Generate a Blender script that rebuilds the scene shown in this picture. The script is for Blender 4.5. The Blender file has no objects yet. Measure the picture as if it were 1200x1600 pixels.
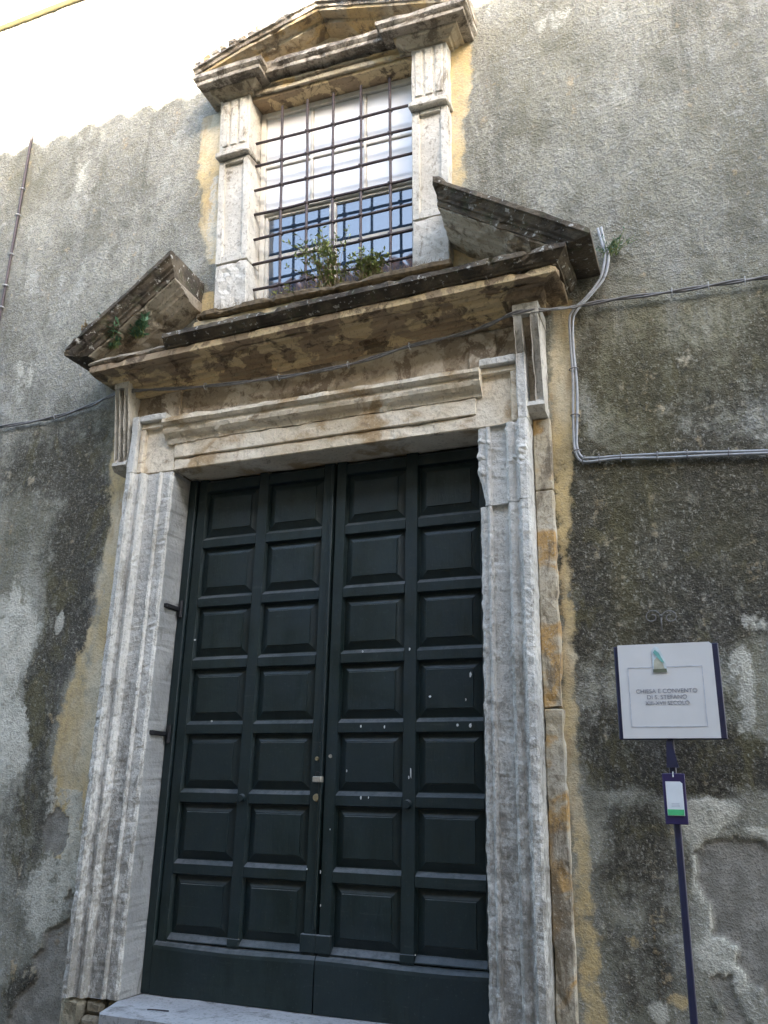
import bpy, bmesh, math, random
import numpy as np
from mathutils import Vector, Matrix

SC = bpy.context.scene
COL = SC.collection
random.seed(7)
RNG = np.random.default_rng(7)

# ------------------------------------------------------------------ camera
YAW, PITCH, ROLL, FPX = math.radians(21.958), math.radians(18.550), math.radians(1.206), 1330.0
CAM = np.array([0.0, -4.92, 1.49])
_cy, _sy, _cp, _sp = math.cos(YAW), math.sin(YAW), math.cos(PITCH), math.sin(PITCH)
_f = np.array([-_sy * _cp, _cy * _cp, _sp]); _r0 = np.array([_cy, _sy, 0.0]); _u0 = np.cross(_r0, _f)
_r = math.cos(ROLL) * _r0 + math.sin(ROLL) * _u0; _u = -math.sin(ROLL) * _r0 + math.cos(ROLL) * _u0
cd = bpy.data.cameras.new('camera'); cam = bpy.data.objects.new('camera', cd); COL.objects.link(cam)
cam.matrix_world = Matrix(((_r[0], _u[0], -_f[0], CAM[0]), (_r[1], _u[1], -_f[1], CAM[1]), (_r[2], _u[2], -_f[2], CAM[2]), (0, 0, 0, 1)))
cd.sensor_fit = 'VERTICAL'; cd.sensor_height = 36.0; cd.lens = 36.0 * FPX / 1600.0
cd.clip_start = 0.05; cd.clip_end = 2000
SC.camera = cam

# ------------------------------------------------------------------ sky, sun, exposure
SUN_AZ, PROFILE_T = math.radians(-36), 0.45         # sun from the upper right, behind the viewer
EL = math.atan(PROFILE_T * math.cos(SUN_AZ))
W = bpy.data.worlds.new('World'); SC.world = W; W.use_nodes = True
nt = W.node_tree; sky = nt.nodes.new('ShaderNodeTexSky'); sky.sky_type = 'NISHITA'; sky.sun_disc = False
sky.sun_elevation = EL; sky.sun_rotation = math.pi + SUN_AZ
sky.air_density = 1.0; sky.dust_density = 2.0; sky.ozone_density = 0.4
nt.links.new(sky.outputs[0], nt.nodes['Background'].inputs[0]); nt.nodes['Background'].inputs[1].default_value = 0.15
sl = bpy.data.lights.new('sun', 'SUN'); sl.energy = 5.0; sl.angle = math.radians(0.5); sl.color = (1.0, 0.93, 0.82)
so = bpy.data.objects.new('sun', sl); COL.objects.link(so)
_sd = Vector((-math.sin(SUN_AZ) * math.cos(EL), -math.cos(SUN_AZ) * math.cos(EL), math.sin(EL)))
so.rotation_euler = _sd.to_track_quat('Z', 'Y').to_euler(); so.location = (-6, -8, 20)
SC.view_settings.view_transform = 'Standard'; SC.view_settings.look = 'None'
SC.view_settings.gamma = 1.0; SC.view_settings.use_curve_mapping = False
SC.view_settings.exposure = 3.72

# ------------------------------------------------------------------ helpers
def wp(px, py, Y=0.0):
    """point of the facade plane Y that a measured position belongs to (metres)"""
    d = _r * (px - 600) - _u * (py - 800) + _f * FPX
    t = (Y - CAM[1]) / d[1]
    return d[0] * t, d[2] * t + CAM[2]

def _h(ix, iy, iz, s):
    n = (ix * 374761393 + iy * 668265263 + iz * 2147483647 + s * 1274126177) & 0xffffffff
    n = ((n ^ (n >> 13)) * 1274126177) & 0xffffffff
    n = n ^ (n >> 16)
    return (n & 0xffff) / 65535.0
def vnoise(P, s=0):
    P = np.asarray(P, float); I = np.floor(P).astype(np.int64); f = P - I; f = f * f * (3 - 2 * f)
    out = 0
    for dx in (0, 1):
        for dy in (0, 1):
            for dz in (0, 1):
                w = (f[:, 0] if dx else 1 - f[:, 0]) * (f[:, 1] if dy else 1 - f[:, 1]) * (f[:, 2] if dz else 1 - f[:, 2])
                out = out + w * _h(I[:, 0] + dx, I[:, 1] + dy, I[:, 2] + dz, s)
    return out
def fbm(P, oct=4, s=0, g=0.5):
    P = np.asarray(P, float); a = 1; t = 0; o = 0
    for k in range(oct):
        o = o + a * vnoise(P * 2 ** k + 17.3 * k, s + k); t += a; a *= g
    return o / t

def weather(bm, amp, scale=9.0, chip=0.0, seed=0):
    if not bm.verts or amp <= 0: return
    bm.normal_update()
    P = np.array([v.co[:] for v in bm.verts]); N = np.array([v.normal[:] for v in bm.verts])
    n = fbm(P * scale, 3, seed) - 0.5; m = fbm(P * scale * 4, 2, seed + 9) - 0.5
    d = amp * (1.6 * n + 0.7 * m)
    if chip > 0:
        c = fbm(P * scale * 0.9, 3, seed + 31); d = d - chip * np.clip((c - 0.62) * 8, 0, 1)
    P = P + N * d[:, None]
    for v, p in zip(bm.verts, P): v.co = p

def slice_bm(bm, seg, axes='xyz'):
    for k, ax in enumerate('xyz'):
        if ax not in axes: continue
        lo = min(v.co[k] for v in bm.verts); hi = max(v.co[k] for v in bm.verts)
        n = int((hi - lo) / seg)
        for i in range(1, n + 1):
            q = lo + (hi - lo) * i / (n + 1)
            co = [0, 0, 0]; co[k] = q; no = [0, 0, 0]; no[k] = 1
            bmesh.ops.bisect_plane(bm, geom=bm.verts[:] + bm.edges[:] + bm.faces[:], plane_co=co, plane_no=no)

def link(name, me, mat, parent=None):
    o = bpy.data.objects.new(name, me)
    if mat is not None and not me.materials: me.materials.append(mat)
    COL.objects.link(o)
    if parent is not None: o.parent = parent
    return o
def fin(name, bm, mat, parent=None, smooth=False):
    bmesh.ops.recalc_face_normals(bm, faces=bm.faces)
    me = bpy.data.meshes.new(name); bm.to_mesh(me); bm.free()
    if smooth:
        me.polygons.foreach_set('use_smooth', [True] * len(me.polygons))
    if parent is not None and parent.type == 'EMPTY':
        me.transform(Matrix.Translation(-parent.location))
    elif parent is not None and parent.parent is not None and parent.parent.type == 'EMPTY':
        me.transform(Matrix.Translation(-parent.parent.location))
    return link(name, me, mat, parent)
def tag(o, label=None, cat=None, group=None, kind=None):
    for k, v in (('label', label), ('category', cat), ('group', group), ('kind', kind)):
        if v: o[k] = v
    return o
def thing(name, loc, label, cat, group=None):
    o = bpy.data.objects.new(name, None); COL.objects.link(o); o.location = loc; o.empty_display_size = 0.1
    return tag(o, label, cat, group)

def add_box(bm, x0, x1, y0, y1, z0, z1, bev=0.0):
    m = Matrix.Translation(((x0 + x1) / 2, (y0 + y1) / 2, (z0 + z1) / 2)) @ Matrix.Diagonal((x1 - x0, y1 - y0, z1 - z0, 1))
    r = bmesh.ops.create_cube(bm, size=1, matrix=m)
    if bev > 0:
        vs = set(r['verts']); es = [e for e in bm.edges if e.verts[0] in vs and e.verts[1] in vs]
        bmesh.ops.bevel(bm, geom=es, offset=bev, segments=1, affect='EDGES')
def box(x0, x1, y0, y1, z0, z1, bev=0.004, seg=None, amp=0.0, chip=0.0, seed=0, scale=9.0):
    bm = bmesh.new(); add_box(bm, x0, x1, y0, y1, z0, z1, bev)
    if seg: slice_bm(bm, seg)
    if amp: weather(bm, amp, scale, chip, seed)
    return bm
def prism(poly, a0, a1, axis='x'):
    """extrude polygon along an axis; poly is (y,z) for x, (x,z) for y, (x,y) for z"""
    bm = bmesh.new()
    def mk(a, p): return {'x': (a, p[0], p[1]), 'y': (p[0], a, p[1]), 'z': (p[0], p[1], a)}[axis]
    A = [bm.verts.new(mk(a0, p)) for p in poly]; B = [bm.verts.new(mk(a1, p)) for p in poly]
    n = len(poly)
    bm.faces.new(A); bm.faces.new(B[::-1])
    for i in range(n): bm.faces.new((A[i], A[(i + 1) % n], B[(i + 1) % n], B[i]))
    bmesh.ops.triangulate(bm, faces=[f for f in bm.faces if len(f.verts) > 4])
    return bm
def sweep_mould(prof, xl, xr, yb, yw=0.02, seg=0.035, left=True, right=True):
    """prof: (protrusion, z) bottom to top, closed box profile against the wall; returns at both ends"""
    bm = bmesh.new(); rows = []
    nx = max(2, int((xr - xl) / seg))
    for (o, z) in prof:
        row = []
        L = xl - o if left else xl; R = xr + o if right else xr
        row.append(bm.verts.new((L, yw, z)))
        ny = 5
        for k in range(ny): row.append(bm.verts.new((L, yw + (yb - o - yw) * (k + 1) / (ny + 0.0), z)))
        for k in range(1, nx): row.append(bm.verts.new((L + (R - L) * k / nx, yb - o, z)))
        for k in range(ny): row.append(bm.verts.new((R, yw + (yb - o - yw) * (ny - k) / ny, z)))
        row.append(bm.verts.new((R, yw, z)))
        rows.append(row)
    for a, b in zip(rows, rows[1:]):
        for i in range(len(a) - 1): bm.faces.new((a[i], a[i + 1], b[i + 1], b[i]))
    # caps
    for row in (rows[0], rows[-1]):
        n = len(row)
        bk = [bm.verts.new((row[0].co.x + (row[-1].co.x - row[0].co.x) * k / nx, yw, row[0].co.z)) for k in range(1, nx)]
        bk = [row[0]] + bk + [row[-1]]
        fr = row[5:n - 5]
        for i in range(len(fr) - 1):
            if i + 1 < len(bk): bm.faces.new((fr[i], fr[i + 1], bk[i + 1], bk[i]))
    return bm
def densify(prof, d=0.03):
    out = [prof[0]]
    for a, b in zip(prof, prof[1:]):
        L = math.hypot(b[0] - a[0], b[1] - a[1]); n = max(1, int(L / d))
        for k in range(1, n + 1): out.append((a[0] + (b[0] - a[0]) * k / n, a[1] + (b[1] - a[1]) * k / n))
    return out
def tube(bm, pts, rad, ns=8, cap=True):
    pts = [Vector(p) for p in pts]; rings = []
    for i, p in enumerate(pts):
        t = (pts[min(i + 1, len(pts) - 1)] - pts[max(i - 1, 0)]).normalized()
        up = Vector((0, 0, 1)) if abs(t.z) < 0.9 else Vector((0, 1, 0))
        a = t.cross(up).normalized(); b = t.cross(a).normalized()
        r = rad[i] if isinstance(rad, (list, tuple)) else rad
        rings.append([bm.verts.new(p + (a * math.cos(2 * math.pi * k / ns) + b * math.sin(2 * math.pi * k / ns)) * r) for k in range(ns)])
    for A, B in zip(rings, rings[1:]):
        for k in range(ns): bm.faces.new((A[k], A[(k + 1) % ns], B[(k + 1) % ns], B[k]))
    if cap: bm.faces.new(rings[0]); bm.faces.new(rings[-1][::-1])
def smooth_path(pts, n=8):
    P = [Vector(p) for p in pts]; out = []
    for i in range(len(P) - 1):
        p0 = P[max(i - 1, 0)]; p1 = P[i]; p2 = P[i + 1]; p3 = P[min(i + 2, len(P) - 1)]
        for k in range(n):
            t = k / n
            out.append(0.5 * ((2 * p1) + (p2 - p0) * t + (2 * p0 - 5 * p1 + 4 * p2 - p3) * t * t + (3 * p1 - p0 - 3 * p2 + p3) * t ** 3))
    out.append(P[-1]); return out

# ------------------------------------------------------------------ materials
class NB:
    def __init__(s, name):
        s.m = bpy.data.materials.new(name); s.m.use_nodes = True; s.t = s.m.node_tree; s.bsdf = s.t.nodes['Principled BSDF']
        g = s.t.nodes.new('ShaderNodeNewGeometry'); s.pos = g.outputs['Position']; s.geo = g
    def put(s, sock, v):
        if isinstance(v, bpy.types.NodeSocket): s.t.links.new(v, sock)
        elif isinstance(v, (tuple, list)) and len(v) == 3 and sock.type == 'RGBA': sock.default_value = (*v, 1)
        else: sock.default_value = v
    def scale(s, v, k=(1, 1, 1), off=(0, 0, 0)):
        n = s.t.nodes.new('ShaderNodeMapping'); s.put(n.inputs[0], v); n.inputs['Scale'].default_value = k; n.inputs['Location'].default_value = off; return n.outputs[0]
    def noise(s, sc, det=4, rough=0.55, v=None, dist=0.0):
        n = s.t.nodes.new('ShaderNodeTexNoise'); s.put(n.inputs['Vector'], v if v is not None else s.pos)
        n.inputs['Scale'].default_value = sc; n.inputs['Detail'].default_value = det; n.inputs['Roughness'].default_value = rough; n.inputs['Distortion'].default_value = dist
        return n.outputs[0]
    def voro(s, sc, v=None, feat='F1'):
        n = s.t.nodes.new('ShaderNodeTexVoronoi'); n.feature = feat; s.put(n.inputs['Vector'], v if v is not None else s.pos); n.inputs['Scale'].default_value = sc
        return n.outputs[0]
    def ramp(s, v, a, b, lo=0.0, hi=1.0):
        n = s.t.nodes.new('ShaderNodeMapRange'); n.interpolation_type = 'SMOOTHSTEP'
        s.put(n.inputs[0], v); n.inputs[1].default_value = a; n.inputs[2].default_value = b; n.inputs[3].default_value = lo; n.inputs[4].default_value = hi; return n.outputs[0]
    def math(s, op, a, b=0.0):
        n = s.t.nodes.new('ShaderNodeMath'); n.operation = op; s.put(n.inputs[0], a); s.put(n.inputs[1], b); return n.outputs[0]
    def mix(s, f, a, b):
        n = s.t.nodes.new('ShaderNodeMix'); n.data_type = 'RGBA'; s.put(n.inputs[0], f); s.put(n.inputs[6], a); s.put(n.inputs[7], b); return n.outputs[2]
    def attr(s, name):
        n = s.t.nodes.new('ShaderNodeAttribute'); n.attribute_name = name; return n.outputs['Fac']
    def bump(s, h, st, d=0.01):
        n = s.t.nodes.new('ShaderNodeBump'); s.put(n.inputs['Height'], h); n.inputs['Strength'].default_value = st; n.inputs['Distance'].default_value = d
        s.t.links.new(n.outputs[0], s.bsdf.inputs['Normal'])
    def out(s, col, rough=0.85, metal=0.0, spec=None):
        s.put(s.bsdf.inputs['Base Color'], col); s.put(s.bsdf.inputs['Roughness'], rough); s.bsdf.inputs['Metallic'].default_value = metal
        if spec is not None: s.bsdf.inputs['Specular IOR Level'].default_value = spec
        return s.m

def mat_stone(name, base, light, dark, stain=(0.5, 0.62), pits=0.5, ochre=None, streak=0.35, rough=0.9, bumpst=0.6, ochre_t=(0.5, 0.58), off=0.0, grime=None):
    wm = lambda q: None if q is None else (q[0] * 1.04, q[1], q[2] * 0.92)
    base, light, dark, ochre = wm(base), wm(light), wm(dark), wm(ochre)
    b = NB(name); p = b.scale(b.pos, (1, 1, 1), (off, off, off))
    n1 = b.noise(2.2, 5, 0.6, p); c = b.mix(b.ramp(n1, 0.35, 0.65), base, light)
    if ochre:
        n5 = b.noise(3.6, 4, 0.55, b.scale(p, (1, 1, 1.2), (3, 1, 5)), 0.4); c = b.mix(b.ramp(n5, *ochre_t), c, ochre)
    sv = b.scale(p, (1, 1, streak)); n2 = b.noise(6, 7, 0.7, sv, 0.6)
    c = b.mix(b.math('MULTIPLY', b.ramp(n2, *stain), 0.85), c, dark)
    n3 = b.noise(46, 4, 0.6, b.scale(p, (1, 1, 0.7))); c = b.mix(b.math('MULTIPLY', b.ramp(n3, 0.54, 0.66), pits), c, dark)
    n4 = b.noise(80, 2, 0.5, b.scale(p, (1, 1, 0.8), (7, 7, 7))); c = b.mix(b.math('MULTIPLY', b.ramp(n4, 0.58, 0.68), pits * 0.9), c, light)
    if grime:      # rising damp and splashed dirt, thickest near the street
        sp = b.t.nodes.new('ShaderNodeSeparateXYZ'); b.t.links.new(b.pos, sp.inputs[0])
        g1 = b.noise(15, 6, 0.75, b.scale(p, (1, 1, 0.55), (4, 4, 4))); k = b.math('ADD', g1, b.math('MULTIPLY', b.math('SUBTRACT', 2.0, sp.outputs[2]), 0.07))
        c = b.mix(b.math('MULTIPLY', b.ramp(k, 0.48, 0.66), 0.65), c, grime)
        g2 = b.noise(34, 4, 0.7, b.scale(p, (1, 1, 0.5), (9, 4, 4))); k2 = b.math('ADD', g2, b.math('MULTIPLY', b.math('SUBTRACT', 1.7, sp.outputs[2]), 0.03)); c = b.mix(b.math('MULTIPLY', b.ramp(k2, 0.56, 0.62), 0.6), c, dark)
    b.bump(b.math('ADD', b.math('MULTIPLY', n3, 0.8), b.math('MULTIPLY', b.noise(17, 5, 0.65, p), 1.2)), bumpst, 0.012)
    return b.out(c, rough)

M = {}
M['jamb'] = mat_stone('pale_limestone', (0.48, 0.48, 0.47), (0.62, 0.62, 0.61), (0.24, 0.23, 0.205), (0.54, 0.72), 0.45, streak=0.4, grime=(0.15, 0.135, 0.11), bumpst=0.9)
M['jamb_low'] = mat_stone('grimy_limestone', (0.27, 0.265, 0.25), (0.42, 0.42, 0.41), (0.10, 0.09, 0.075), (0.44, 0.6), 0.7, streak=0.25, off=3.0)
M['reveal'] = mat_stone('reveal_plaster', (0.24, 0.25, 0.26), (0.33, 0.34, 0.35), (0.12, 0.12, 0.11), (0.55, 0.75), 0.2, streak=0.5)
M['lintel'] = mat_stone('cream_limestone', (0.58, 0.5, 0.38), (0.72, 0.66, 0.56), (0.22, 0.16, 0.11), (0.57, 0.7), 0.35, ochre=(0.4, 0.29, 0.17), streak=1.2, ochre_t=(0.5, 0.65))
M['frieze'] = mat_stone('stained_frieze', (0.4, 0.33, 0.24), (0.5, 0.45, 0.38), (0.15, 0.11, 0.075), (0.48, 0.56), 0.35, ochre=(0.3, 0.25, 0.19), streak=0.9, off=2.0)
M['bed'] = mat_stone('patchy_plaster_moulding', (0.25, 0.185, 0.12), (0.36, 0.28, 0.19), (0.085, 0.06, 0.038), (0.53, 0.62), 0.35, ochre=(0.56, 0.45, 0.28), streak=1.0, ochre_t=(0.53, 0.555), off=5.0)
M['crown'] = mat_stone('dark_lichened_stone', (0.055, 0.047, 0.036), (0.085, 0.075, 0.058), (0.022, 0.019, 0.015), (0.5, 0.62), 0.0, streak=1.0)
M['crown_end'] = mat_stone('weathered_moulding', (0.22, 0.18, 0.13), (0.36, 0.32, 0.26), (0.09, 0.07, 0.05), (0.5, 0.6), 0.5, streak=1.0, off=1.0)
M['rake_bed'] = mat_stone('pale_rake_bed', (0.34, 0.3, 0.24), (0.5, 0.47, 0.4), (0.13, 0.1, 0.07), (0.5, 0.62), 0.5, streak=1.0, off=1.5)
M['window_stone'] = mat_stone('window_limestone', (0.43, 0.415, 0.38), (0.58, 0.565, 0.53), (0.15, 0.13, 0.1), (0.54, 0.66), 0.45, streak=0.5, off=4.0)
M['window_bed'] = mat_stone('window_entablature', (0.33, 0.28, 0.2), (0.46, 0.42, 0.34), (0.12, 0.095, 0.07), (0.5, 0.62), 0.4, ochre=(0.46, 0.36, 0.2), streak=1.0, off=6.0)
M['window_crown'] = mat_stone('window_crown', (0.24, 0.21, 0.17), (0.45, 0.42, 0.38), (0.075, 0.06, 0.045), (0.46, 0.58), 0.5, streak=1.0, off=7.0)
M['yellow_plaster'] = mat_stone('yellow_plaster', (0.58, 0.46, 0.26), (0.62, 0.58, 0.47), (0.2, 0.15, 0.09), (0.55, 0.68), 0.2, streak=1.0)
M['backing'] = mat_stone('orange_stained_pilaster', (0.42, 0.37, 0.28), (0.5, 0.48, 0.43), (0.14, 0.115, 0.085), (0.48, 0.62), 0.5, ochre=(0.43, 0.28, 0.12), streak=0.4, off=8.0, ochre_t=(0.46, 0.56))
M['step'] = mat_stone('threshold_marble', (0.25, 0.26, 0.28), (0.32, 0.33, 0.35), (0.1, 0.1, 0.1), (0.52, 0.68), 0.6, streak=1.0, bumpst=0.3)
M['footing'] = mat_stone('buried_stone', (0.24, 0.215, 0.175), (0.3, 0.28, 0.24), (0.12, 0.105, 0.08), (0.5, 0.65), 0.5, streak=1.0, bumpst=0.8)
M['rubble'] = mat_stone('rubble_stone', (0.2, 0.175, 0.13), (0.3, 0.27, 0.2), (0.08, 0.065, 0.05), (0.5, 0.65), 0.5, streak=1.0, bumpst=0.8)

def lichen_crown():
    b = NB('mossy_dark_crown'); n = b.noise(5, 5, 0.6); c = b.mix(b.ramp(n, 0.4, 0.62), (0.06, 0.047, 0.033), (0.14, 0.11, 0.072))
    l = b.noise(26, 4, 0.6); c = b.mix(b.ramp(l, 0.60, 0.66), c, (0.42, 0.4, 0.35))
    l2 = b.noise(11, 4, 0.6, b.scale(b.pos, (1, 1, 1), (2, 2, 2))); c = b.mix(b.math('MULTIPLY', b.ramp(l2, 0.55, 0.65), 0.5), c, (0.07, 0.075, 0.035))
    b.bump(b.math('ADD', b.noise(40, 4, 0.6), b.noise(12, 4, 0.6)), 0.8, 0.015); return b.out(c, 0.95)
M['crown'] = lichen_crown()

def mat_wall():
    b = NB('weathered_roughcast')
    mould, yel, lime, bare, olive, smooth = [b.attr(k) for k in ('a_mould', 'a_yellow', 'a_lime', 'a_bare', 'a_olive', 'a_smooth')]
    big = b.noise(1.5, 5, 0.6, b.scale(b.pos, (1, 1, 0.55)))
    mid = b.noise(9, 5, 0.65); fine = b.noise(42, 3, 0.6); vf = b.noise(95, 2, 0.6, b.scale(b.pos, (1, 1, 1), (3, 3, 3)))
    streak = b.noise(6, 6, 0.65, b.scale(b.pos, (1, 1, 0.16)))
    c = b.mix(b.ramp(big, 0.35, 0.65), (0.215, 0.203, 0.148), (0.37, 0.353, 0.28))
    c = b.mix(b.math('MULTIPLY', b.ramp(mid, 0.42, 0.62), 0.45), c, (0.2, 0.2, 0.185))
    grit = b.math('MULTIPLY', b.ramp(fine, 0.45, 0.6), b.math('SUBTRACT', 0.62, b.math('MULTIPLY', smooth, 0.5)))
    c = b.mix(grit, c, (0.17, 0.168, 0.15))
    c = b.mix(b.math('MULTIPLY', b.ramp(vf, 0.58, 0.66), 0.5), c, (0.52, 0.51, 0.48))
    fl = b.noise(27, 4, 0.6, b.scale(b.pos, (1, 1, 0.8), (5, 2, 9)), 0.0); c = b.mix(b.math('MULTIPLY', b.ramp(fl, 0.57, 0.66), 0.4), c, (0.46, 0.45, 0.40))
    cl = b.noise(3.3, 6, 0.68, b.scale(b.pos, (1, 1, 0.7), (8, 1, 2))); c = b.mix(b.math('MULTIPLY', b.ramp(cl, 0.50, 0.66), 0.6), c, (0.12, 0.113, 0.082)); c = b.mix(b.math('MULTIPLY', b.ramp(cl, 0.44, 0.34), 0.4), c, (0.48, 0.47, 0.42))
    # olive algae bloom
    c = b.mix(b.math('MULTIPLY', b.math('ADD', olive, 0.0), b.ramp(streak, 0.3, 0.6, 0.35, 0.9)), c, (0.17, 0.15, 0.07))
    # yellow paint, washed out in streaks
    e = b.math('ADD', b.math('MULTIPLY', mid, 0.5), b.math('MULTIPLY', streak, 0.35)); e = b.math('ADD', e, b.math('MULTIPLY', fine, 0.2))
    ym = b.ramp(b.math('ADD', yel, b.math('MULTIPLY', b.math('SUBTRACT', e, 0.525), 4.5)), 0.22, 0.85)
    yc = b.mix(b.ramp(big, 0.4, 0.6), (0.56, 0.42, 0.2), (0.63, 0.55, 0.39)); yc = b.mix(b.math('MULTIPLY', b.ramp(fine, 0.5, 0.64), 0.35), yc, (0.3, 0.25, 0.17)); yc = b.mix(b.math('MULTIPLY', b.ramp(streak, 0.52, 0.66), 0.5), yc, (0.36, 0.22, 0.09))
    # mould: crisp speckled edge
    mm = b.ramp(b.math('ADD', mould, b.math('MULTIPLY', b.math('SUBTRACT', e, 0.525), 1.9)), 0.24, 0.66)
    mc = b.mix(b.ramp(fine, 0.4, 0.62), (0.03, 0.025, 0.016), (0.072, 0.063, 0.042)); mc = b.mix(b.math('MULTIPLY', b.ramp(mid, 0.55, 0.68), 0.7), mc, (0.2, 0.19, 0.16))
    mc = b.mix(b.math('MULTIPLY', b.ramp(vf, 0.63, 0.69), 0.6), mc, (0.38, 0.36, 0.3)); mc = b.mix(b.math('MULTIPLY', b.ramp(fl, 0.63, 0.68), 0.5), mc, (0.33, 0.31, 0.25))
    q1 = b.noise(3.4, 6, 0.7, b.scale(b.pos, (1, 1, 0.45), (6, 6, 1))); q2 = b.noise(4.5, 6, 0.7, b.scale(b.pos, (1, 1, 0.6), (1, 9, 4)), 0.4); q3 = b.noise(12, 5, 0.7, b.scale(b.pos, (1, 1, 0.7), (2, 5, 7)))
    mc = b.mix(b.math('MULTIPLY', b.ramp(q1, 0.52, 0.66), 0.5), mc, (0.11, 0.1, 0.08)); mc = b.mix(b.math('MULTIPLY', b.math('MAXIMUM', b.ramp(q2, 0.5, 0.62), b.math('MULTIPLY', olive, 0.8)), 0.75), mc, (0.105, 0.09, 0.036))
    mc = b.mix(b.math('MULTIPLY', b.ramp(q3, 0.56, 0.68), 0.6), mc, (0.2, 0.185, 0.13)); mc = b.mix(b.math('MULTIPLY', b.ramp(q3, 0.44, 0.34), 0.6), mc, (0.03, 0.026, 0.018))
    sk = b.noise(48, 3, 0.6, b.scale(b.pos, (1, 1, 0.75), (8, 8, 3))); mc = b.mix(b.math('MULTIPLY', b.ramp(sk, 0.58, 0.66), b.ramp(q1, 0.35, 0.6, 0.25, 0.6)), mc, (0.36, 0.34, 0.27))
    c = b.mix(b.math('MULTIPLY', mm, 0.95), c, mc)
    st2 = b.noise(5.5, 7, 0.7, b.scale(b.pos, (1, 1, 0.10), (3, 3, 3))); c = b.mix(b.math('MULTIPLY', b.ramp(st2, 0.54, 0.68), 0.4), c, (0.085, 0.08, 0.06))
    c = b.mix(b.math('MULTIPLY', ym, b.ramp(b.noise(5, 5, 0.6), 0.4, 0.62, 1.0, 0.72)), c, yc)
    lm = b.ramp(b.math('ADD', lime, b.math('MULTIPLY', b.math('SUBTRACT', e, 0.525), 3.2)), 0.36, 0.70)
    lc = b.mix(b.ramp(mid, 0.4, 0.62), (0.66, 0.63, 0.53), (0.47, 0.45, 0.37)); lc = b.mix(b.math('MULTIPLY', b.ramp(fine, 0.55, 0.65), 0.5), lc, (0.24, 0.23, 0.19))
    c = b.mix(b.math('MULTIPLY', lm, 0.9), c, lc)
    bc = b.mix(b.ramp(mid, 0.4, 0.6), (0.22, 0.205, 0.17), (0.32, 0.3, 0.255)); bc = b.mix(b.math('MULTIPLY', b.ramp(streak, 0.5, 0.64), 0.45), bc, (0.15, 0.135, 0.11)); bc = b.mix(b.math('MULTIPLY', b.ramp(vf, 0.5, 0.62), 0.5), bc, (0.13, 0.12, 0.1))
    c = b.mix(bare, c, bc)
    h = b.math('ADD', b.math('MULTIPLY', b.ramp(fine, 0.42, 0.66), 0.5), b.math('MULTIPLY', b.ramp(vf, 0.45, 0.68), 0.35)); h = b.math('MULTIPLY', h, b.math('SUBTRACT', 1.0, b.math('MULTIPLY', b.math('MAXIMUM', smooth, ym), 0.75)))
    h = b.math('ADD', h, b.math('MULTIPLY', mid, 0.9))
    b.bump(h, 0.75, 0.013)
    return b.out(c, 0.95)
M['wall'] = mat_wall()

def simple(name, col, rough=0.6, metal=0.0, var=0.25, sc=20, bump=0.0, spec=None):
    b = NB(name); n = b.noise(sc, 4, 0.6); c2 = tuple(x * (1 - var) for x in col); c = b.mix(b.ramp(n, 0.35, 0.65), col, c2)
    if bump: b.bump(b.noise(sc * 3, 3, 0.6), bump, 0.004)
    return b.out(c, rough, metal, spec)
def mat_door():
    b = NB('dark_green_door_paint'); g = b.noise(5, 5, 0.65, b.scale(b.pos, (1, 1, 0.25))); c = b.mix(b.ramp(g, 0.35, 0.65), (0.004, 0.012, 0.010), (0.013, 0.024, 0.023)); c = b.mix(b.ramp(b.noise(1.7, 3), 0.4, 0.62), c, (0.010, 0.020, 0.022)); c = b.mix(b.math('MULTIPLY', b.ramp(b.noise(16, 6, 0.75), 0.66, 0.72), 0.3), c, (0.06, 0.055, 0.045))
    f = b.noise(60, 4, 0.65); c = b.mix(b.math('MULTIPLY', b.ramp(f, 0.6, 0.72), 0.35), c, (0.07, 0.08, 0.08))
    sc_ = b.noise(30, 5, 0.7, b.scale(b.pos, (0.12, 1, 1))); c = b.mix(b.math('MULTIPLY', b.ramp(sc_, 0.62, 0.7), 0.18), c, (0.09, 0.095, 0.09))
    # settled dust lies on every upward-facing ledge and bevel
    sp = b.t.nodes.new('ShaderNodeSeparateXYZ'); b.t.links.new(b.geo.outputs['Normal'], sp.inputs[0])
    d = b.math('MULTIPLY', b.ramp(sp.outputs[2], 0.3, 0.75), b.ramp(b.noise(28, 4, 0.6), 0.3, 0.6, 0.45, 1.0))
    d = b.math('MULTIPLY', d, b.ramp(b.noise(2.5, 3), 0.35, 0.65, 0.4, 1.0)); c = b.mix(b.math('MULTIPLY', d, 0.7), c, (0.13, 0.135, 0.135))
    b.bump(b.math('ADD', b.noise(90, 3, 0.6, b.scale(b.pos, (1, 1, 0.12))), b.math('MULTIPLY', b.noise(6, 3), 2.0)), 0.6, 0.004)
    return b.out(c, b.ramp(b.noise(8, 4), 0.3, 0.7, 0.4, 0.62), 0, 0.45)
M['door'] = mat_door()
M['iron'] = simple('rusted_iron', (0.085, 0.065, 0.065), 0.6, 0.3, 0.4, 60, 0.4)
M['black_iron'] = simple('black_iron', (0.012, 0.012, 0.014), 0.6, 0.0, 0.3, 60, 0.4)
M['brass'] = simple('worn_brass', (0.42, 0.36, 0.22), 0.4, 0.6, 0.3, 80)
M['steel'] = simple('padlock_steel', (0.5, 0.46, 0.38), 0.4, 0.5, 0.25, 80)
M['white_frame'] = simple('white_window_paint', (0.66, 0.63, 0.56), 0.5, 0, 0.15, 14)
M['white_pane'] = simple('opaque_white_pane', (0.8, 0.8, 0.8), 0.25, 0, 0.06, 4)
M['cable'] = simple('grey_cable', (0.2, 0.19, 0.18), 0.6, 0, 0.3, 30)
M['pale_cable'] = simple('pale_grey_cable', (0.38, 0.39, 0.4), 0.55, 0, 0.2, 30)
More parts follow.
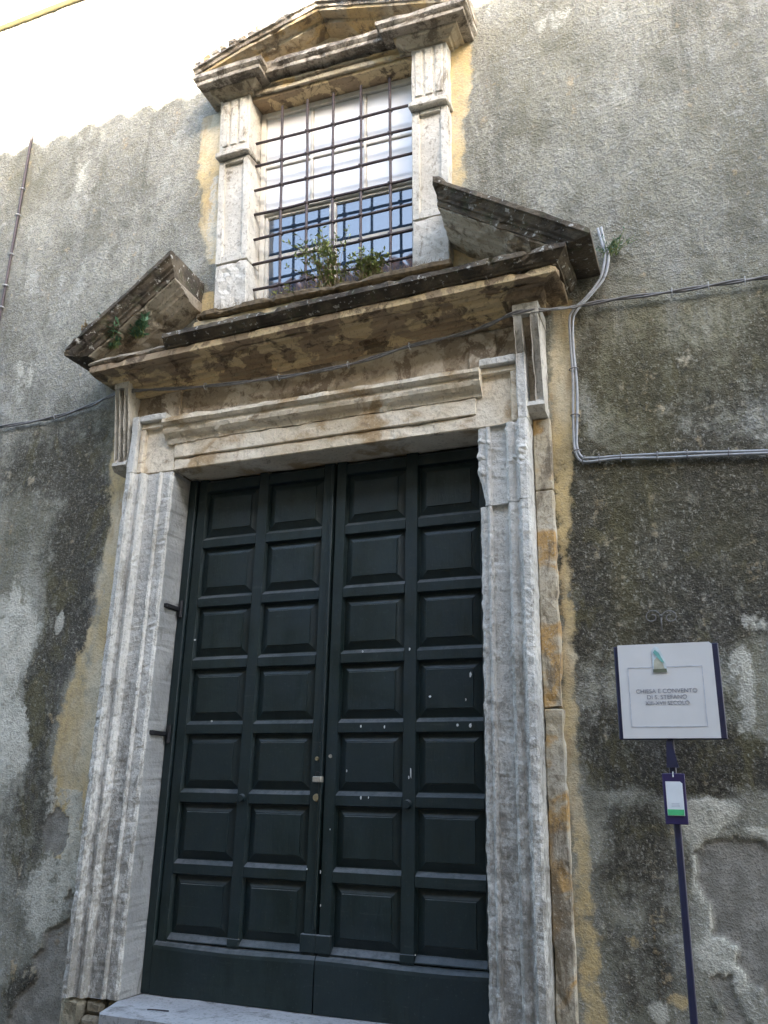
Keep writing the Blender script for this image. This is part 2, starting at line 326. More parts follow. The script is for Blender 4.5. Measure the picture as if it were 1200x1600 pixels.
M['clip'] = simple('cable_clip', (0.5, 0.5, 0.5), 0.5)
M['navy'] = simple('navy_metal', (0.022, 0.024, 0.06), 0.4, 0, 0.2, 8)
M['purple'] = simple('purple_plate', (0.028, 0.018, 0.085), 0.45, 0, 0.2, 8)
M['sign_white'] = simple('sign_panel', (0.68, 0.67, 0.65), 0.4, 0, 0.06, 3)
M['ink'] = simple('grey_ink', (0.26, 0.26, 0.3), 0.6)
M['ink_light'] = simple('pale_ink', (0.55, 0.57, 0.62), 0.6)
M['teal'] = simple('teal_print', (0.2, 0.5, 0.45), 0.5)
M['crest_white'] = simple('crest_white', (0.72, 0.8, 0.82), 0.5)
M['crest_base'] = simple('crest_olive', (0.16, 0.17, 0.11), 0.5)
M['crest_cream'] = simple('crest_cream', (0.5, 0.49, 0.38), 0.5)
M['green'] = simple('green_band', (0.08, 0.5, 0.2), 0.5)
M['paper'] = simple('paper', (0.75, 0.78, 0.8), 0.5, 0, 0.05)
M['fleck'] = simple('paint_fleck', (0.75, 0.75, 0.72), 0.5)
M['leaf'] = simple('weed_green', (0.3, 0.36, 0.11), 0.6, 0, 0.5, 15)
M['leaf_blue'] = simple('caper_green', (0.14, 0.28, 0.15), 0.6, 0, 0.4, 15)
M['dry'] = simple('dry_stem', (0.28, 0.2, 0.1), 0.8, 0, 0.5, 25)
M['twig'] = simple('dark_twig', (0.04, 0.03, 0.03), 0.8)
M['dirt'] = simple('ledge_dirt', (0.17, 0.125, 0.07), 0.95, 0, 0.5, 25, 0.8)
M['roof'] = simple('terracotta', (0.34, 0.15, 0.08), 0.85, 0, 0.5, 6, 0.5)
M['brick'] = simple('red_brick', (0.2, 0.06, 0.045), 0.85, 0, 0.4, 20, 0.5)
M['shutter'] = simple('green_shutter', (0.05, 0.12, 0.07), 0.6)
M['plaster'] = simple('ochre_plaster', (0.3, 0.22, 0.14), 0.9, 0, 0.25, 1.2, 0.4)
M['wall_cap'] = simple('yellow_cap', (0.8, 0.71, 0.42), 0.8, 0, 0.1, 5)
def mat_glass():
    b = NB('window_glass'); b.bsdf.inputs['IOR'].default_value = 1.95; w = b.noise(2.5, 2); b.bump(w, 0.05, 0.02)
    return b.out((0.03, 0.05, 0.08), 0.03)
M['glass'] = mat_glass()
def mat_ground():
    b = NB('cobbled_street'); v = b.voro(7, None, 'DISTANCE_TO_EDGE'); n = b.noise(3, 4); c = b.mix(b.ramp(n, 0.3, 0.7), (0.07, 0.068, 0.065), (0.12, 0.115, 0.11))
    c = b.mix(b.ramp(v, 0.0, 0.06, 1.0, 0.0), c, (0.05, 0.045, 0.04)); b.bump(b.ramp(v, 0.0, 0.12), 0.8, 0.02); return b.out(c, 0.8)
M['ground'] = mat_ground()

# ------------------------------------------------------------------ ground
bm = bmesh.new(); bmesh.ops.create_grid(bm, x_segments=20, y_segments=20, size=300)
tag(fin('ground', bm, M['ground']), kind='structure')

# ------------------------------------------------------------------ the church wall
DX0, DX1, DZ0, DZ1 = -3.60, -1.30, 0.30, 3.72       # door opening
WX0, WX1, WZ0, WZ1 = -3.14, -1.78, 4.98, 6.98       # window opening
HX0, HX1, HZ0, HZ1 = -3.38, -1.60, 4.9, 7.2
WTOP = 9.16
def seq(*parts):
    out = []
    for a, b, d in parts:
        n = max(1, round((b - a) / d)); out += [a + (b - a) * k / n for k in range(n)]
    out.append(parts[-1][1]); return np.array(out)
xs = seq((-24, -7.2, 0.6), (-7.2, -3.62, 0.018), (-3.62, -1.28, 0.03), (-1.28, 1.4, 0.013), (1.4, 10, 0.6))
zs = seq((-0.05, 3.6, 0.015), (3.6, 7.6, 0.02), (7.6, WTOP, 0.06))
X, Z = np.meshgrid(xs, zs); shp = X.shape; X = X.ravel(); Z = Z.ravel()
P3 = np.stack([X, np.zeros_like(X), Z], 1)
warpx = (fbm(P3 * 2.3, 4, 3) - 0.5) * 0.5; warpz = (fbm(P3 * 2.3, 4, 23) - 0.5) * 0.5
JX = (fbm(P3 * 11, 3, 61) - 0.5) * 0.10; JZ = (fbm(P3 * 11, 3, 71) - 0.5) * 0.10
def blob(px, py, rx, ry, rot=0.0, soft=0.5, warp=1.0):
    """soft ellipse; centre and radii are given in picture units and converted to metres on the wall"""
    cx, cz = wp(px, py); ax, az = wp(px + rx, py); bx, bz = wp(px, py - ry)
    RX = math.hypot(ax - cx, az - cz); RZ = math.hypot(bx - cx, bz - cz)
    dx = X + warpx * warp - cx; dz = Z + warpz * warp - cz; c, s = math.cos(rot), math.sin(rot)
    d = np.sqrt(((dx * c + dz * s) / RX) ** 2 + ((-dx * s + dz * c) / RZ) ** 2)
    return np.clip((1 + soft - d) / (2 * soft), 0, 1)
def strip(pts, w, soft=0.03, warp=0.25, soft_=0):
    """vertical band through (x, z, halfwidth) points"""
    pts = sorted(pts, key=lambda p: p[1]); z = [p[1] for p in pts]
    cx = np.interp(Z, z, [p[0] for p in pts]); hw = np.interp(Z, z, [p[2] for p in pts]) * w
    d = np.abs(X + warpx * warp + JX * 0.6 - cx); a = np.clip((hw - d) / soft * 0.5 + 0.5, 0, 1)
    return a * ((Z >= z[0]) & (Z <= z[-1]))
mould = np.zeros_like(X); yel = np.zeros_like(X); lime = np.zeros_like(X); bare = np.zeros_like(X); olive = np.zeros_like(X); smo = np.zeros_like(X)
def mx(a, b, k=1.0): np.maximum(a, b * k, out=a)
# right of the portal
mx(mould, blob(1030, 860, 210, 180, 0, 0.5), 0.85); mx(mould, blob(1060, 600, 190, 120, 0, 0.6), 0.5); mx(mould, blob(1190, 570, 45, 110, 0, 0.5), 0.5)
mx(mould, blob(930, 900, 60, 190, 0, 0.5), 0.66); mx(mould, blob(1060, 1180, 130, 75, 0, 0.4), 0.95); mx(mould, blob(1150, 1180, 60, 60, 0, 0.4), 0.85)
mx(mould, blob(1080, 950, 180, 90, 0, 0.5), 0.8); mx(mould, blob(910, 1010, 30, 90, 0, 0.5), 0.8)
mx(mould, blob(970, 1340, 80, 90, 0, 0.6), 0.55); mx(mould, blob(990, 1500, 80, 110, 0, 0.6), 0.42); mx(mould, blob(1120, 1530, 40, 40), 0.4)
mx(mould, blob(930, 560, 40, 110, 0, 0.6), 0.5); mx(mould, blob(790, 300, 40, 160, 0, 0.7), 0.3)
mx(olive, blob(980, 640, 90, 190, 0, 0.6), 0.95); mx(olive, blob(1060, 530, 220, 100, 0, 0.6), 0.8); mx(olive, blob(860, 130, 100, 160, 0, 0.8), 0.3); mx(olive, blob(1050, 260, 200, 160, 0, 0.8), 0.22)
mx(olive, blob(965, 820, 24, 230, 0, 0.6, 0.3), 1.0); mx(olive, blob(965, 860, 60, 160, 0, 0.6), 0.4); mx(olive, blob(1130, 830, 70, 90, 0, 0.7), 0.6); mx(mould, blob(900, 800, 26, 120, 0, 0.5), 0.95); mx(mould, blob(1150, 760, 90, 60, 0, 0.6), 0.75); mx(olive, blob(1180, 1080, 40, 60), 0.5)
mx(lime, blob(868, 30, 26, 24, 0, 0.4, 0.3), 0.55); mx(lime, blob(1190, 130, 30, 30, 0, 0.5), 0.5); mx(lime, blob(1165, 1085, 26, 56, 0.3, 0.4), 0.6); mx(lime, blob(1178, 1003, 30, 18, 0, 0.4), 0.6); mx(lime, blob(1160, 1230, 26, 16, 0, 0.4), 0.6)
mx(lime, blob(1105, 1298, 70, 36, 0.5, 0.35, 0.8), 0.95); mx(lime, blob(1185, 1312, 30, 10, 0, 0.4, 0.4), 0.8); mx(lime, blob(1078, 1370, 16, 60, 0, 0.4, 0.5), 0.65); mx(lime, blob(1122, 1470, 46, 62, 0.3, 0.35, 0.7), 0.85)
mx(lime, blob(1030, 1570, 30, 30), 0.45); mx(lime, blob(930, 1460, 20, 50), 0.4); mx(lime, blob(1165, 1540, 30, 60, 0.4), 0.45); mx(lime, blob(1185, 690, 30, 7, 0, 0.5, 0.3), 0.55)
mx(yel, blob(1060, 1556, 14, 14, 0, 0.4, 0.4), 0.7); mx(yel, blob(980, 1470, 10, 12, 0, 0.4, 0.4), 0.6); mx(yel, blob(1040, 1320, 12, 36, 0, 0.6, 0.4), 0.45)
# left of the portal
mx(mould, blob(100, 720, 120, 80, 0, 0.6), 0.55); mx(mould, blob(115, 880, 55, 200, -0.1, 0.5), 0.7); mx(mould, blob(85, 1060, 40, 170, -0.12, 0.4), 0.72)
mx(mould, blob(60, 1240, 50, 90, 0, 0.5), 0.45); mx(mould, blob(40, 1330, 60, 70, 0, 0.6), 0.4); mx(mould, blob(40, 1560, 50, 50, 0, 0.4), 0.6); mx(mould, blob(230, 600, 60, 20, 0, 0.6), 0.4)
mx(lime, blob(8, 1020, 34, 110, 0, 0.4, 0.7), 0.9); mx(lime, blob(8, 1170, 38, 70, 0, 0.4, 0.7), 0.9); mx(lime, blob(85, 1370, 42, 90, -0.3, 0.4, 0.6), 0.62); mx(lime, blob(100, 1250, 26, 60, 0, 0.4), 0.5)
mx(lime, blob(20, 600, 26, 60, 0, 0.6), 0.5); mx(lime, blob(130, 265, 22, 30, 0, 0.6), 0.4); mx(lime, blob(70, 985, 10, 20, 0, 0.5), 0.6)
mx(olive, blob(35, 850, 70, 150, 0, 0.7), 0.35); mx(olive, blob(160, 660, 40, 60), 0.4); mx(olive, blob(20, 300, 60, 60, 0, 0.7), 0.25)
# yellow bands of old paint beside the surrounds
mx(yel, strip([(-0.80, 0.0, .04), (-0.80, .6, .06), (-0.82, 1.5, .04), (-0.82, 2.2, .04), (-0.82, 2.9, .02), (-0.80, 3.3, .06), (-0.79, 3.8, .08), (-0.78, 4.2, .08), (-0.77, 4.6, .08)], 1.0, 0.03, 0.16), 0.95)
mx(yel, strip([(-4.25, 1.05, .10), (-4.21, 1.5, .17), (-4.2, 2.1, .20), (-4.15, 2.8, .12), (-4.13, 3.3, .09), (-4.14, 3.8, .12), (-4.2, 4.3, .06)], 1.0, 0.04, 0.22), 0.95)
mx(yel, strip([(-1.46, 5.2, .08), (-1.46, 5.7, .07), (-1.46, 6.3, .07), (-1.42, 7.1, .11)], 1.0, 0.03, 0.15), 0.95)
mx(yel, strip([(-3.5, 5.55, .08), (-3.56, 6.0, .13), (-3.62, 6.6, .13), (-3.66, 7.1, .14)], 1.0, 0.04, 0.2), 0.95)
mx(yel, ((X > -3.6) & (X < -1.3) & (Z > 4.5) & (Z < 5.3)).astype(float), 0.9)
mx(lime, strip([(-3.56, 5.6, .07), (-3.58, 6.4, .05)], 1.0, 0.04, 0.2), 0.55); mx(lime, strip([(-4.2, 1.0, .12), (-4.2, 1.5, .08)], 1.0, 0.05, 0.3), 0.7)
# fallen plaster: bare render with a real broken edge
def poly_mask(pts, warp=0.12):
    q = [wp(*p) for p in pts]; x = X + warpx * warp + JX; z = Z + warpz * warp + JZ; ins = np.zeros(len(X), bool)
    j = len(q) - 1
    for i in range(len(q)):
        (xi, zi), (xj, zj) = q[i], q[j]
        c = ((zi > z) != (zj > z)) & (x < (xj - xi) * (z - zi) / (zj - zi + 1e-9) + xi); ins ^= c; j = i
    return ins.astype(float)
B1 = poly_mask([(1090, 1335), (1112, 1318), (1150, 1306), (1200, 1318), (1290, 1340), (1300, 1540), (1190, 1560), (1152, 1500), (1150, 1465), (1112, 1452), (1108, 1420), (1086, 1380)])
B2 = poly_mask([(68, 1292), (92, 1266), (108, 1275), (106, 1310), (84, 1336), (70, 1325)], 0.05)
B3 = poly_mask([(112, 1380), (108, 1440), (70, 1455), (52, 1500), (50, 1540), (30, 1560), (0, 1640), (160, 1640), (130, 1500)])
B4 = poly_mask([(1110, 1520), (1150, 1530), (1175, 1600), (1130, 1600)], 0.1)
mx(bare, np.maximum.reduce([B1, B2, B3, B4 * 0.7])); mx(smo, np.clip((2.6 - Z) / 1.2, 0, 1) * (X > -1), 0.85)
mx(smo, np.clip((3.4 - Z) / 1.5, 0, 1) * (X < -3.6), 0.7); mx(smo, (yel > 0.5).astype(float)); mx(smo, bare)
mx(smo, np.clip((1.9 - Z), 0, 1), 0.6)
mould = np.where(mould > .08, np.minimum(1.0, mould * 1.12 + .06), mould); lime *= (bare < 0.5); yel *= (bare < 0.5)
depth = 0.011 * np.maximum.reduce([B1, B2 * 0.5, B3 * 1.3, B4 * 0.6])
relief = (fbm(P3 * 1.1, 3, 41) - 0.5) * 0.05 + (fbm(P3 * 14, 3, 43) - 0.5) * 0.010 * (1 - 0.6 * smo) + (fbm(P3 * 34, 2, 44) - 0.5) * 0.007 * (1 - 0.8 * smo)
relief += 0.010 * np.clip(lime - 0.5, 0, 1) * -1
# cracked stones showing in the lower left patch
Yv = depth + relief
Yv = np.where((np.abs(X + 2.5) < 1.6) & (Z < 5), Yv * 0.5, Yv)
nx, nz = len(xs), len(zs)
idx = np.arange(nx * nz).reshape(nz, nx)
cxs = (xs[:-1] + xs[1:]) / 2; czs = (zs[:-1] + zs[1:]) / 2; CX, CZ = np.meshgrid(cxs, czs)
keep = ~(((CX > DX0 - .08) & (CX < DX1 + .08) & (CZ < DZ1 + .1)) | ((CX > HX0) & (CX < HX1) & (CZ > HZ0) & (CZ < HZ1)))
qa, qb, qc, qd = idx[:-1, :-1], idx[:-1, 1:], idx[1:, 1:], idx[1:, :-1]
quads = np.stack([qa, qb, qc, qd], -1)[keep]
me = bpy.data.meshes.new('plaster_skin'); me.vertices.add(nx * nz); me.vertices.foreach_set('co', np.stack([X, Yv, Z], 1).ravel())
me.loops.add(quads.size); me.loops.foreach_set('vertex_index', quads.ravel().astype(np.int32))
me.polygons.add(len(quads)); me.polygons.foreach_set('loop_start', np.arange(len(quads), dtype=np.int32) * 4)
me.update(calc_edges=True); me.validate()
for nm, a in (('a_mould', mould), ('a_yellow', yel), ('a_lime', lime), ('a_bare', bare), ('a_olive', olive), ('a_smooth', smo)):
    at = me.attributes.new(nm, 'FLOAT', 'POINT'); at.data.foreach_set('value', a.astype(np.float32))
wall = thing('church_wall', (-2.5, 0, 0), 'tall grey roughcast church wall streaked with mould and old yellow paint', 'wall')
me.transform(Matrix.Translation((2.5, 0, 0)))
me.polygons.foreach_set('use_smooth', [True] * len(me.polygons))
link('plaster_skin', me, M['wall'], wall)
bm = bmesh.new()
for b_ in ((-24, HX0 - .3, 0.06, 6, 0, WTOP), (HX1 + .3, 10, 0.06, 6, 0, WTOP), (HX0 - .3, HX1 + .3, 0.45, 6, 0, WTOP)): add_box(bm, *b_)
add_box(bm, HX0 - .3, DX0 - .06, 0.06, 0.45, 0, HZ0); add_box(bm, HX0 - .3, HX1 + .3, 0.06, 0.45, DZ1 + .08, HZ0 - .0); add_box(bm, HX0 - .3, HX1 + .3, 0.06, 0.45, HZ1, WTOP)
fin('masonry_core', bm, M['plaster'], wall)
fin('cap_band', box(-24, 10, -0.05, 0.3, WTOP, WTOP + 0.014, 0.002), M['wall_cap'], wall)

# exposed stones in the lower left where the plaster fell away
st = [(88, 1470, 20, 13), (68, 1500, 16, 14), (98, 1512, 18, 15), (75, 1535, 18, 11), (104, 1550, 13, 15)]
for k, (px, py, rx, rz) in enumerate(st):
    x, z = wp(px, py); bm = bmesh.new(); bmesh.ops.create_icosphere(bm, subdivisions=3, radius=1)
    for v in bm.verts:
        s = max(abs(v.co.x), abs(v.co.y), abs(v.co.z)); v.co = v.co * (0.55 + 0.45 / s * 1.0) if s else v.co
        v.co = Vector((x + v.co.x * rx * 0.0046, 0.03 + v.co.y * 0.018, z + v.co.z * rz * 0.0046))
    weather(bm, 0.012, 14, 0, k); fin('stone', bm, M['footing'], wall, True)

# ------------------------------------------------------------------ stone door surround
surround = thing('door_surround', (-2.45, -0.1, 0.25), 'weathered moulded stone door surround with eared jambs under a projecting cornice', 'door surround')
def jamb(x0, x1, z0, z1, side, mat, name='jamb_block', seed=0, chip=0.006, erode=False):
    """side -1: outer edge is x0; +1: outer edge is x1. profile in plan, outer to inner"""
    w = x1 - x0
    pr = [(0, 0.0), (0, -0.185), (0.012, -0.195), (0.048, -0.198), (0.06, -0.186), (0.066, -0.16), (0.085, -0.15), (0.105, -0.162), (0.125, -0.165), (0.14, -0.152), (0.146, -0.125), (0.15, -0.118), (0.245, -0.116), (0.252, -0.132), (0.262, -0.137), (0.272, -0.132), (0.278, -0.116), (w - 0.02, -0.12), (w - 0.004, -0.112), (w, -0.10), (w, 0.15), (w - 0.06, 0.15), (w - 0.06, 0.0)]
    poly = [((x0 + a) if side < 0 else (x1 - a), y) for a, y in pr]
    bm = prism(poly, z0, z1, 'z'); slice_bm(bm, 0.022, 'z'); weather(bm, 0.0015, 6, 0, seed); weather(bm, 0.006, 30, chip * 1.1, seed + 3)
    if erode:
        for v in bm.verts:
            if v.co.x < x0 + .05: v.co.x += .045 * max(0, min(1, (3.50 - v.co.z) / .3)) ** 1.5
    bmesh.ops.recalc_face_normals(bm, faces=bm.faces); xin = x1 if side < 0 else x0
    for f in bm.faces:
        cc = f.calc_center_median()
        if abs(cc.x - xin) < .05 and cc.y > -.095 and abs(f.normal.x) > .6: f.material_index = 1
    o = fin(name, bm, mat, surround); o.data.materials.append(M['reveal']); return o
LJ0, RJ1 = -3.965, -0.975
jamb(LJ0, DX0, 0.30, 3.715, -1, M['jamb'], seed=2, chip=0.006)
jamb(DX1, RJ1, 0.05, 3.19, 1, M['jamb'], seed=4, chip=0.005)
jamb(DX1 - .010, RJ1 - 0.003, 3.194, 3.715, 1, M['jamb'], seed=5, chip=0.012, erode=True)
# rough footings under the left jamb
for k, (x0, x1, z0, z1) in enumerate(((-3.98, -3.84, 0.0, .292), (-3.835, -3.72, 0.0, .2), (-3.835, -3.70, .205, .292), (-3.695, -3.6, 0.0, .292))):
    fin('footing_stone', box(x0, x1, -0.16 + 0.02 * k, 0.05, z0, z1, 0.02, 0.03, 0.02, 0.02, k), M['rubble'], surround)

def ear(side):
    """corner block with the raised outer fillet turning the corner"""
    s = side
    def xx(a): return (LJ0 + a) if s < 0 else (RJ1 - a)
    x_in = DX0 if s < 0 else DX1
    z1 = 4.17
    def seg(a0, a1, y, z0_, z1_, name, sd, mat='jamb', bev=.006, amp=.006):
        b0, b1 = sorted((xx(a0), xx(a1)));
        fin(name, box(b0, b1, y, 0.02, z0_, z1_, bev, 0.045, amp, 0.004, sd, 11), M[mat], surround)
    seg(0.05, 0.365, -0.122, 3.72, z1 - .05, 'ear_block', 11 + s, 'lintel' if s < 0 else 'lintel')
    seg(0.0, 0.062, -0.188, 3.719, z1 - .001, 'ear_fillet', 13 + s)
    seg(0.064, 0.30, -0.186, z1 - .052, z1, 'ear_fillet', 15 + s)
    seg(0.064, 0.30, -0.155, z1 - .10, z1 - .054, 'ear_moulding', 17 + s, 'lintel')
    seg(0.064, 0.105, -0.155, 3.724, z1 - .102, 'ear_moulding', 19 + s, 'lintel')
ear(-1); ear(1)
# lintel: lower fascia, middle fascia, crown roll
lx0, lx1 = DX0 - 0.07, DX1 + 0.03
def lin(name, z0, z1, y, x0, x1, sd, mat='lintel', yb=0.16):
    fin(name, box(x0, x1, y, yb, z0, z1, 0.007, 0.04, 0.007, 0.006, sd, 10), M[mat], surround)
lin('lintel_fascia', 3.722, 3.81, -0.121, DX0 + .002, DX1 - .012, 21)
lin('lintel_fascia', 3.812, 3.93, -0.134, DX0 + .002, DX1 - .012, 22, yb=0.0)
roll = [(-0.0, 3.932), (-0.136, 3.932), (-0.142, 3.955), (-0.148, 3.965), (-0.168, 3.975), (-0.186, 3.995), (-0.194, 4.02), (-0.192, 4.045), (-0.21, 4.052), (-0.225, 4.07), (-0.225, 4.098), (-0.19, 4.104), (0.0, 4.13)]
bm = prism(roll, lx0, lx1, 'x'); slice_bm(bm, 0.035, 'x'); weather(bm, 0.010, 9, 0.012, 25); fin('lintel_crown', bm, M['lintel'], surround)
# backing pilasters behind the jambs
for s, (a, c) in ((1, (RJ1 + .002, -0.862)), (-1, (-4.075, LJ0 - .002))):
    zt = 3.76
    fin('backing_strip', box(a, c, -0.05, 0.03, 0.02, 1.98, 0.008, 0.04, 0.007, 0.014, 30 + s), M['backing'], surround)
    fin('backing_strip', box(a, c, -0.052, 0.03, 1.984, 3.28, 0.008, 0.04, 0.007, 0.014, 32 + s), M['backing'], surround)
    fin('backing_strip', box(a, c, -0.05, 0.03, 3.284, zt, 0.008, 0.04, 0.007, 0.014, 34 + s), M['backing'], surround)
# frieze slab between the consoles
fin('frieze', box(-4.05, -1.0, -0.095, 0.03, 4.132, 4.47, 0.005, 0.045, 0.010, 0.008, 40), M['frieze'], surround)
for x0, x1 in ((-3.78, -3.60), (-1.36, -1.18)):
    fin('frieze_panel', box(x0, x1, -0.118, -0.09, 4.15, 4.40, 0.006, 0.04, 0.008, 0.01, 41), M['frieze'], surround)
# consoles
def console(x0, x1, sd):
    side_p = [(0.03, 4.49), (-0.235, 4.49), (-0.245, 4.47), (-0.245, 4.40), (-0.225, 4.35), (-0.18, 4.27), (-0.145, 4.16), (-0.125, 4.03), (-0.118, 3.92), (-0.13, 3.86), (-0.155, 3.83), (-0.16, 3.80), (-0.14, 3.775), (0.03, 3.77)]
    w = x1 - x0
    core = [(0.03, 4.40), (-0.205, 4.40), (-0.19, 4.35), (-0.14, 4.27), (-0.105, 4.16), (-0.085, 4.03), (-0.078, 3.92), (-0.10, 3.86), (0.03, 3.86)]
    bm = prism(core, x0 + w * .3, x1 - w * .3, 'x'); slice_bm(bm, 0.05, 'xz'); weather(bm, 0.006, 10, 0.004, sd); c = fin('console', bm, M['frieze'], surround)
    for a, b in ((x0, x0 + w * .32), (x1 - w * .32, x1)):
        bm = prism(side_p[3:11] + [(0.03, 3.83), (0.03, 4.40)], a, b, 'x'); slice_bm(bm, 0.05, 'z'); weather(bm, 0.006, 14, 0.008, sd + 1); fin('console_rib', bm, M['window_stone'], c)
    bm = prism([(0.03, 4.402), (0.03, 4.49), (-0.235, 4.49), (-0.25, 4.47), (-0.25, 4.402)], x0 - .004, x1 + .004, 'x'); slice_bm(bm, 0.04, 'xz'); weather(bm, 0.008, 12, 0.01, sd + 2); fin('console_cap', bm, M['window_stone'], c)
    bm = prism([(0.03, 3.828), (-0.165, 3.828), (-0.175, 3.80), (-0.14, 3.765), (0.03, 3.76)], x0 - .004, x1 + .004, 'x'); slice_bm(bm, 0.04, 'xz'); weather(bm, 0.008, 12, 0.01, sd + 3); fin('console_foot', bm, M['window_stone'], c)
console(-1.03, -0.875, 50); console(-4.115, -3.995, 52)
# the projecting cornice
TILT = 0.022
def tilt(bm, cx=-2.5, k=TILT):
    for v in bm.verts: v.co.z += (v.co.x - cx) * k
CB = [(0.0, 4.395), (0.03, 4.397), (0.032, 4.425), (0.05, 4.427), (0.055, 4.45), (0.085, 4.453), (0.09, 4.475), (0.13, 4.482), (0.15, 4.50), (0.155, 4.525), (0.19, 4.53), (0.19, 4.535)]
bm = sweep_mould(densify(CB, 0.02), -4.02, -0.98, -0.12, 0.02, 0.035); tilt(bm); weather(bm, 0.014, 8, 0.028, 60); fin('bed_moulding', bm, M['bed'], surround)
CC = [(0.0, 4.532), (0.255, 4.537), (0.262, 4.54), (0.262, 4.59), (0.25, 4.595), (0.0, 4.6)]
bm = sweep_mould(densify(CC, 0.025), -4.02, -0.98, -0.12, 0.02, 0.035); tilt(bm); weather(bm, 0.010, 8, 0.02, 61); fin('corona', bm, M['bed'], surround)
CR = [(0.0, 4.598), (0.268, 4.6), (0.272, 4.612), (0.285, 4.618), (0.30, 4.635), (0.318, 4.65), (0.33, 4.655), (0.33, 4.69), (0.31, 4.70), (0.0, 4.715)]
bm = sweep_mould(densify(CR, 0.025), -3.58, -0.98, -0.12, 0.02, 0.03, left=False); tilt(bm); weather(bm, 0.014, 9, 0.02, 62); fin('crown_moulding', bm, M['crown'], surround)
# broken left end of the crown: only a ragged low bed is left
CR2 = [(0.0, 4.598), (0.262, 4.6), (0.27, 4.615), (0.25, 4.64), (0.2, 4.65), (0.0, 4.66)]
bm = sweep_mould(densify(CR2, 0.025), -4.02, -3.60, -0.12, 0.02, 0.03, right=False); tilt(bm); weather(bm, 0.02, 10, 0.03, 63); fin('broken_crown_stub', bm, M['crown_end'], surround)

def raking(xt, zt, xe, ze, name_seed, mat_c, mat_b, prof_c, prof_b, floor, y0, parent, zcut=None, yw=0.02, warpf=None, nm='raking_cornice'):
    """moulding run up a slope from the tip (xt, zt) to the cut end (xe, ze); profile is (protrusion, depth below the top line)"""
    L = math.hypot(xe - xt, ze - zt); ux, uz = (xe - xt) / L, (ze - zt) / L
    nxx, nzz = (-uz, ux) if ux > 0 else (uz, -ux)
    res = []
    for prof, mat, sub, amp in ((prof_c, mat_c, nm, 0.013), (prof_b, mat_b, 'raking_bed', 0.012)):
        bm = bmesh.new(); rows = []
        P_ = densify(prof, 0.028); poly = [(yw, prof[0][1])] + [(y0 - o, d) for o, d in P_] + [(yw, prof[-1][1])]
        n = max(2, int((L + 1.0) / 0.035))
        for k in range(n + 1):
            s_ = -0.5 + (L + 1.0) * k / n
            rows.append([bm.verts.new((xt + ux * s_ + nxx * d * -1, y, zt + uz * s_ - nzz * d)) for y, d in poly])
        for A, B in zip(rows, rows[1:]):
            for i in range(len(A)): bm.faces.new((A[i], A[(i + 1) % len(A)], B[(i + 1) % len(A)], B[i]))
        bm.faces.new(rows[0]); bm.faces.new(rows[-1][::-1])
        def cut(co, no):
            g = bm.verts[:] + bm.edges[:] + bm.faces[:]
            r = bmesh.ops.bisect_plane(bm, geom=g, plane_co=co, plane_no=no, clear_outer=True)
            es = [e for e in r['geom_cut'] if isinstance(e, bmesh.types.BMEdge)]
            if es: bmesh.ops.edgenet_fill(bm, edges=es)
        sx = 1 if xe > xt else -1
        cut((xe, 0, 0), (sx, 0, 0)); cut((xt - sx * 0.0, 0, 0), (-sx, 0, 0)); cut((0, 0, floor), (0, 0, -1))
        bmesh.ops.triangulate(bm, faces=[f for f in bm.faces if len(f.verts) > 4])
        weather(bm, amp, 9, 0.022, name_seed)
        if warpf: warpf(bm)
        res.append(fin(sub, bm, mat, parent))
    return res
PC = [(0.325, 0.0), (0.345, 0.012), (0.345, 0.04), (0.325, 0.045), (0.318, 0.06), (0.305, 0.085), (0.285, 0.095), (0.283, 0.112), (0.268, 0.118), (0.262, 0.15)]
PB = [(0.252, 0.152), (0.25, 0.162), (0.17, 0.165), (0.165, 0.18), (0.13, 0.183), (0.12, 0.20), (0.07, 0.205), (0.05, 0.22), (0.0, 0.225)]
raking(-4.475, 4.72, -3.58, 5.38, 70, M['crown'], M['crown_end'], PC, PB, 4.655, -0.12, surround)
raking(-0.50, 4.79, -1.49, 5.45, 72, M['crown'], M['rake_bed'], PC, PB, 4.745, -0.12, surround)
# plastered blocking between the pediment halves, carrying the window sill
fin('blocking', box(-3.50, -1.32, -0.20, 0.03, 4.60, 4.885, 0.01, 0.05, 0.015, 0.01, 80), M['yellow_plaster'], surround)

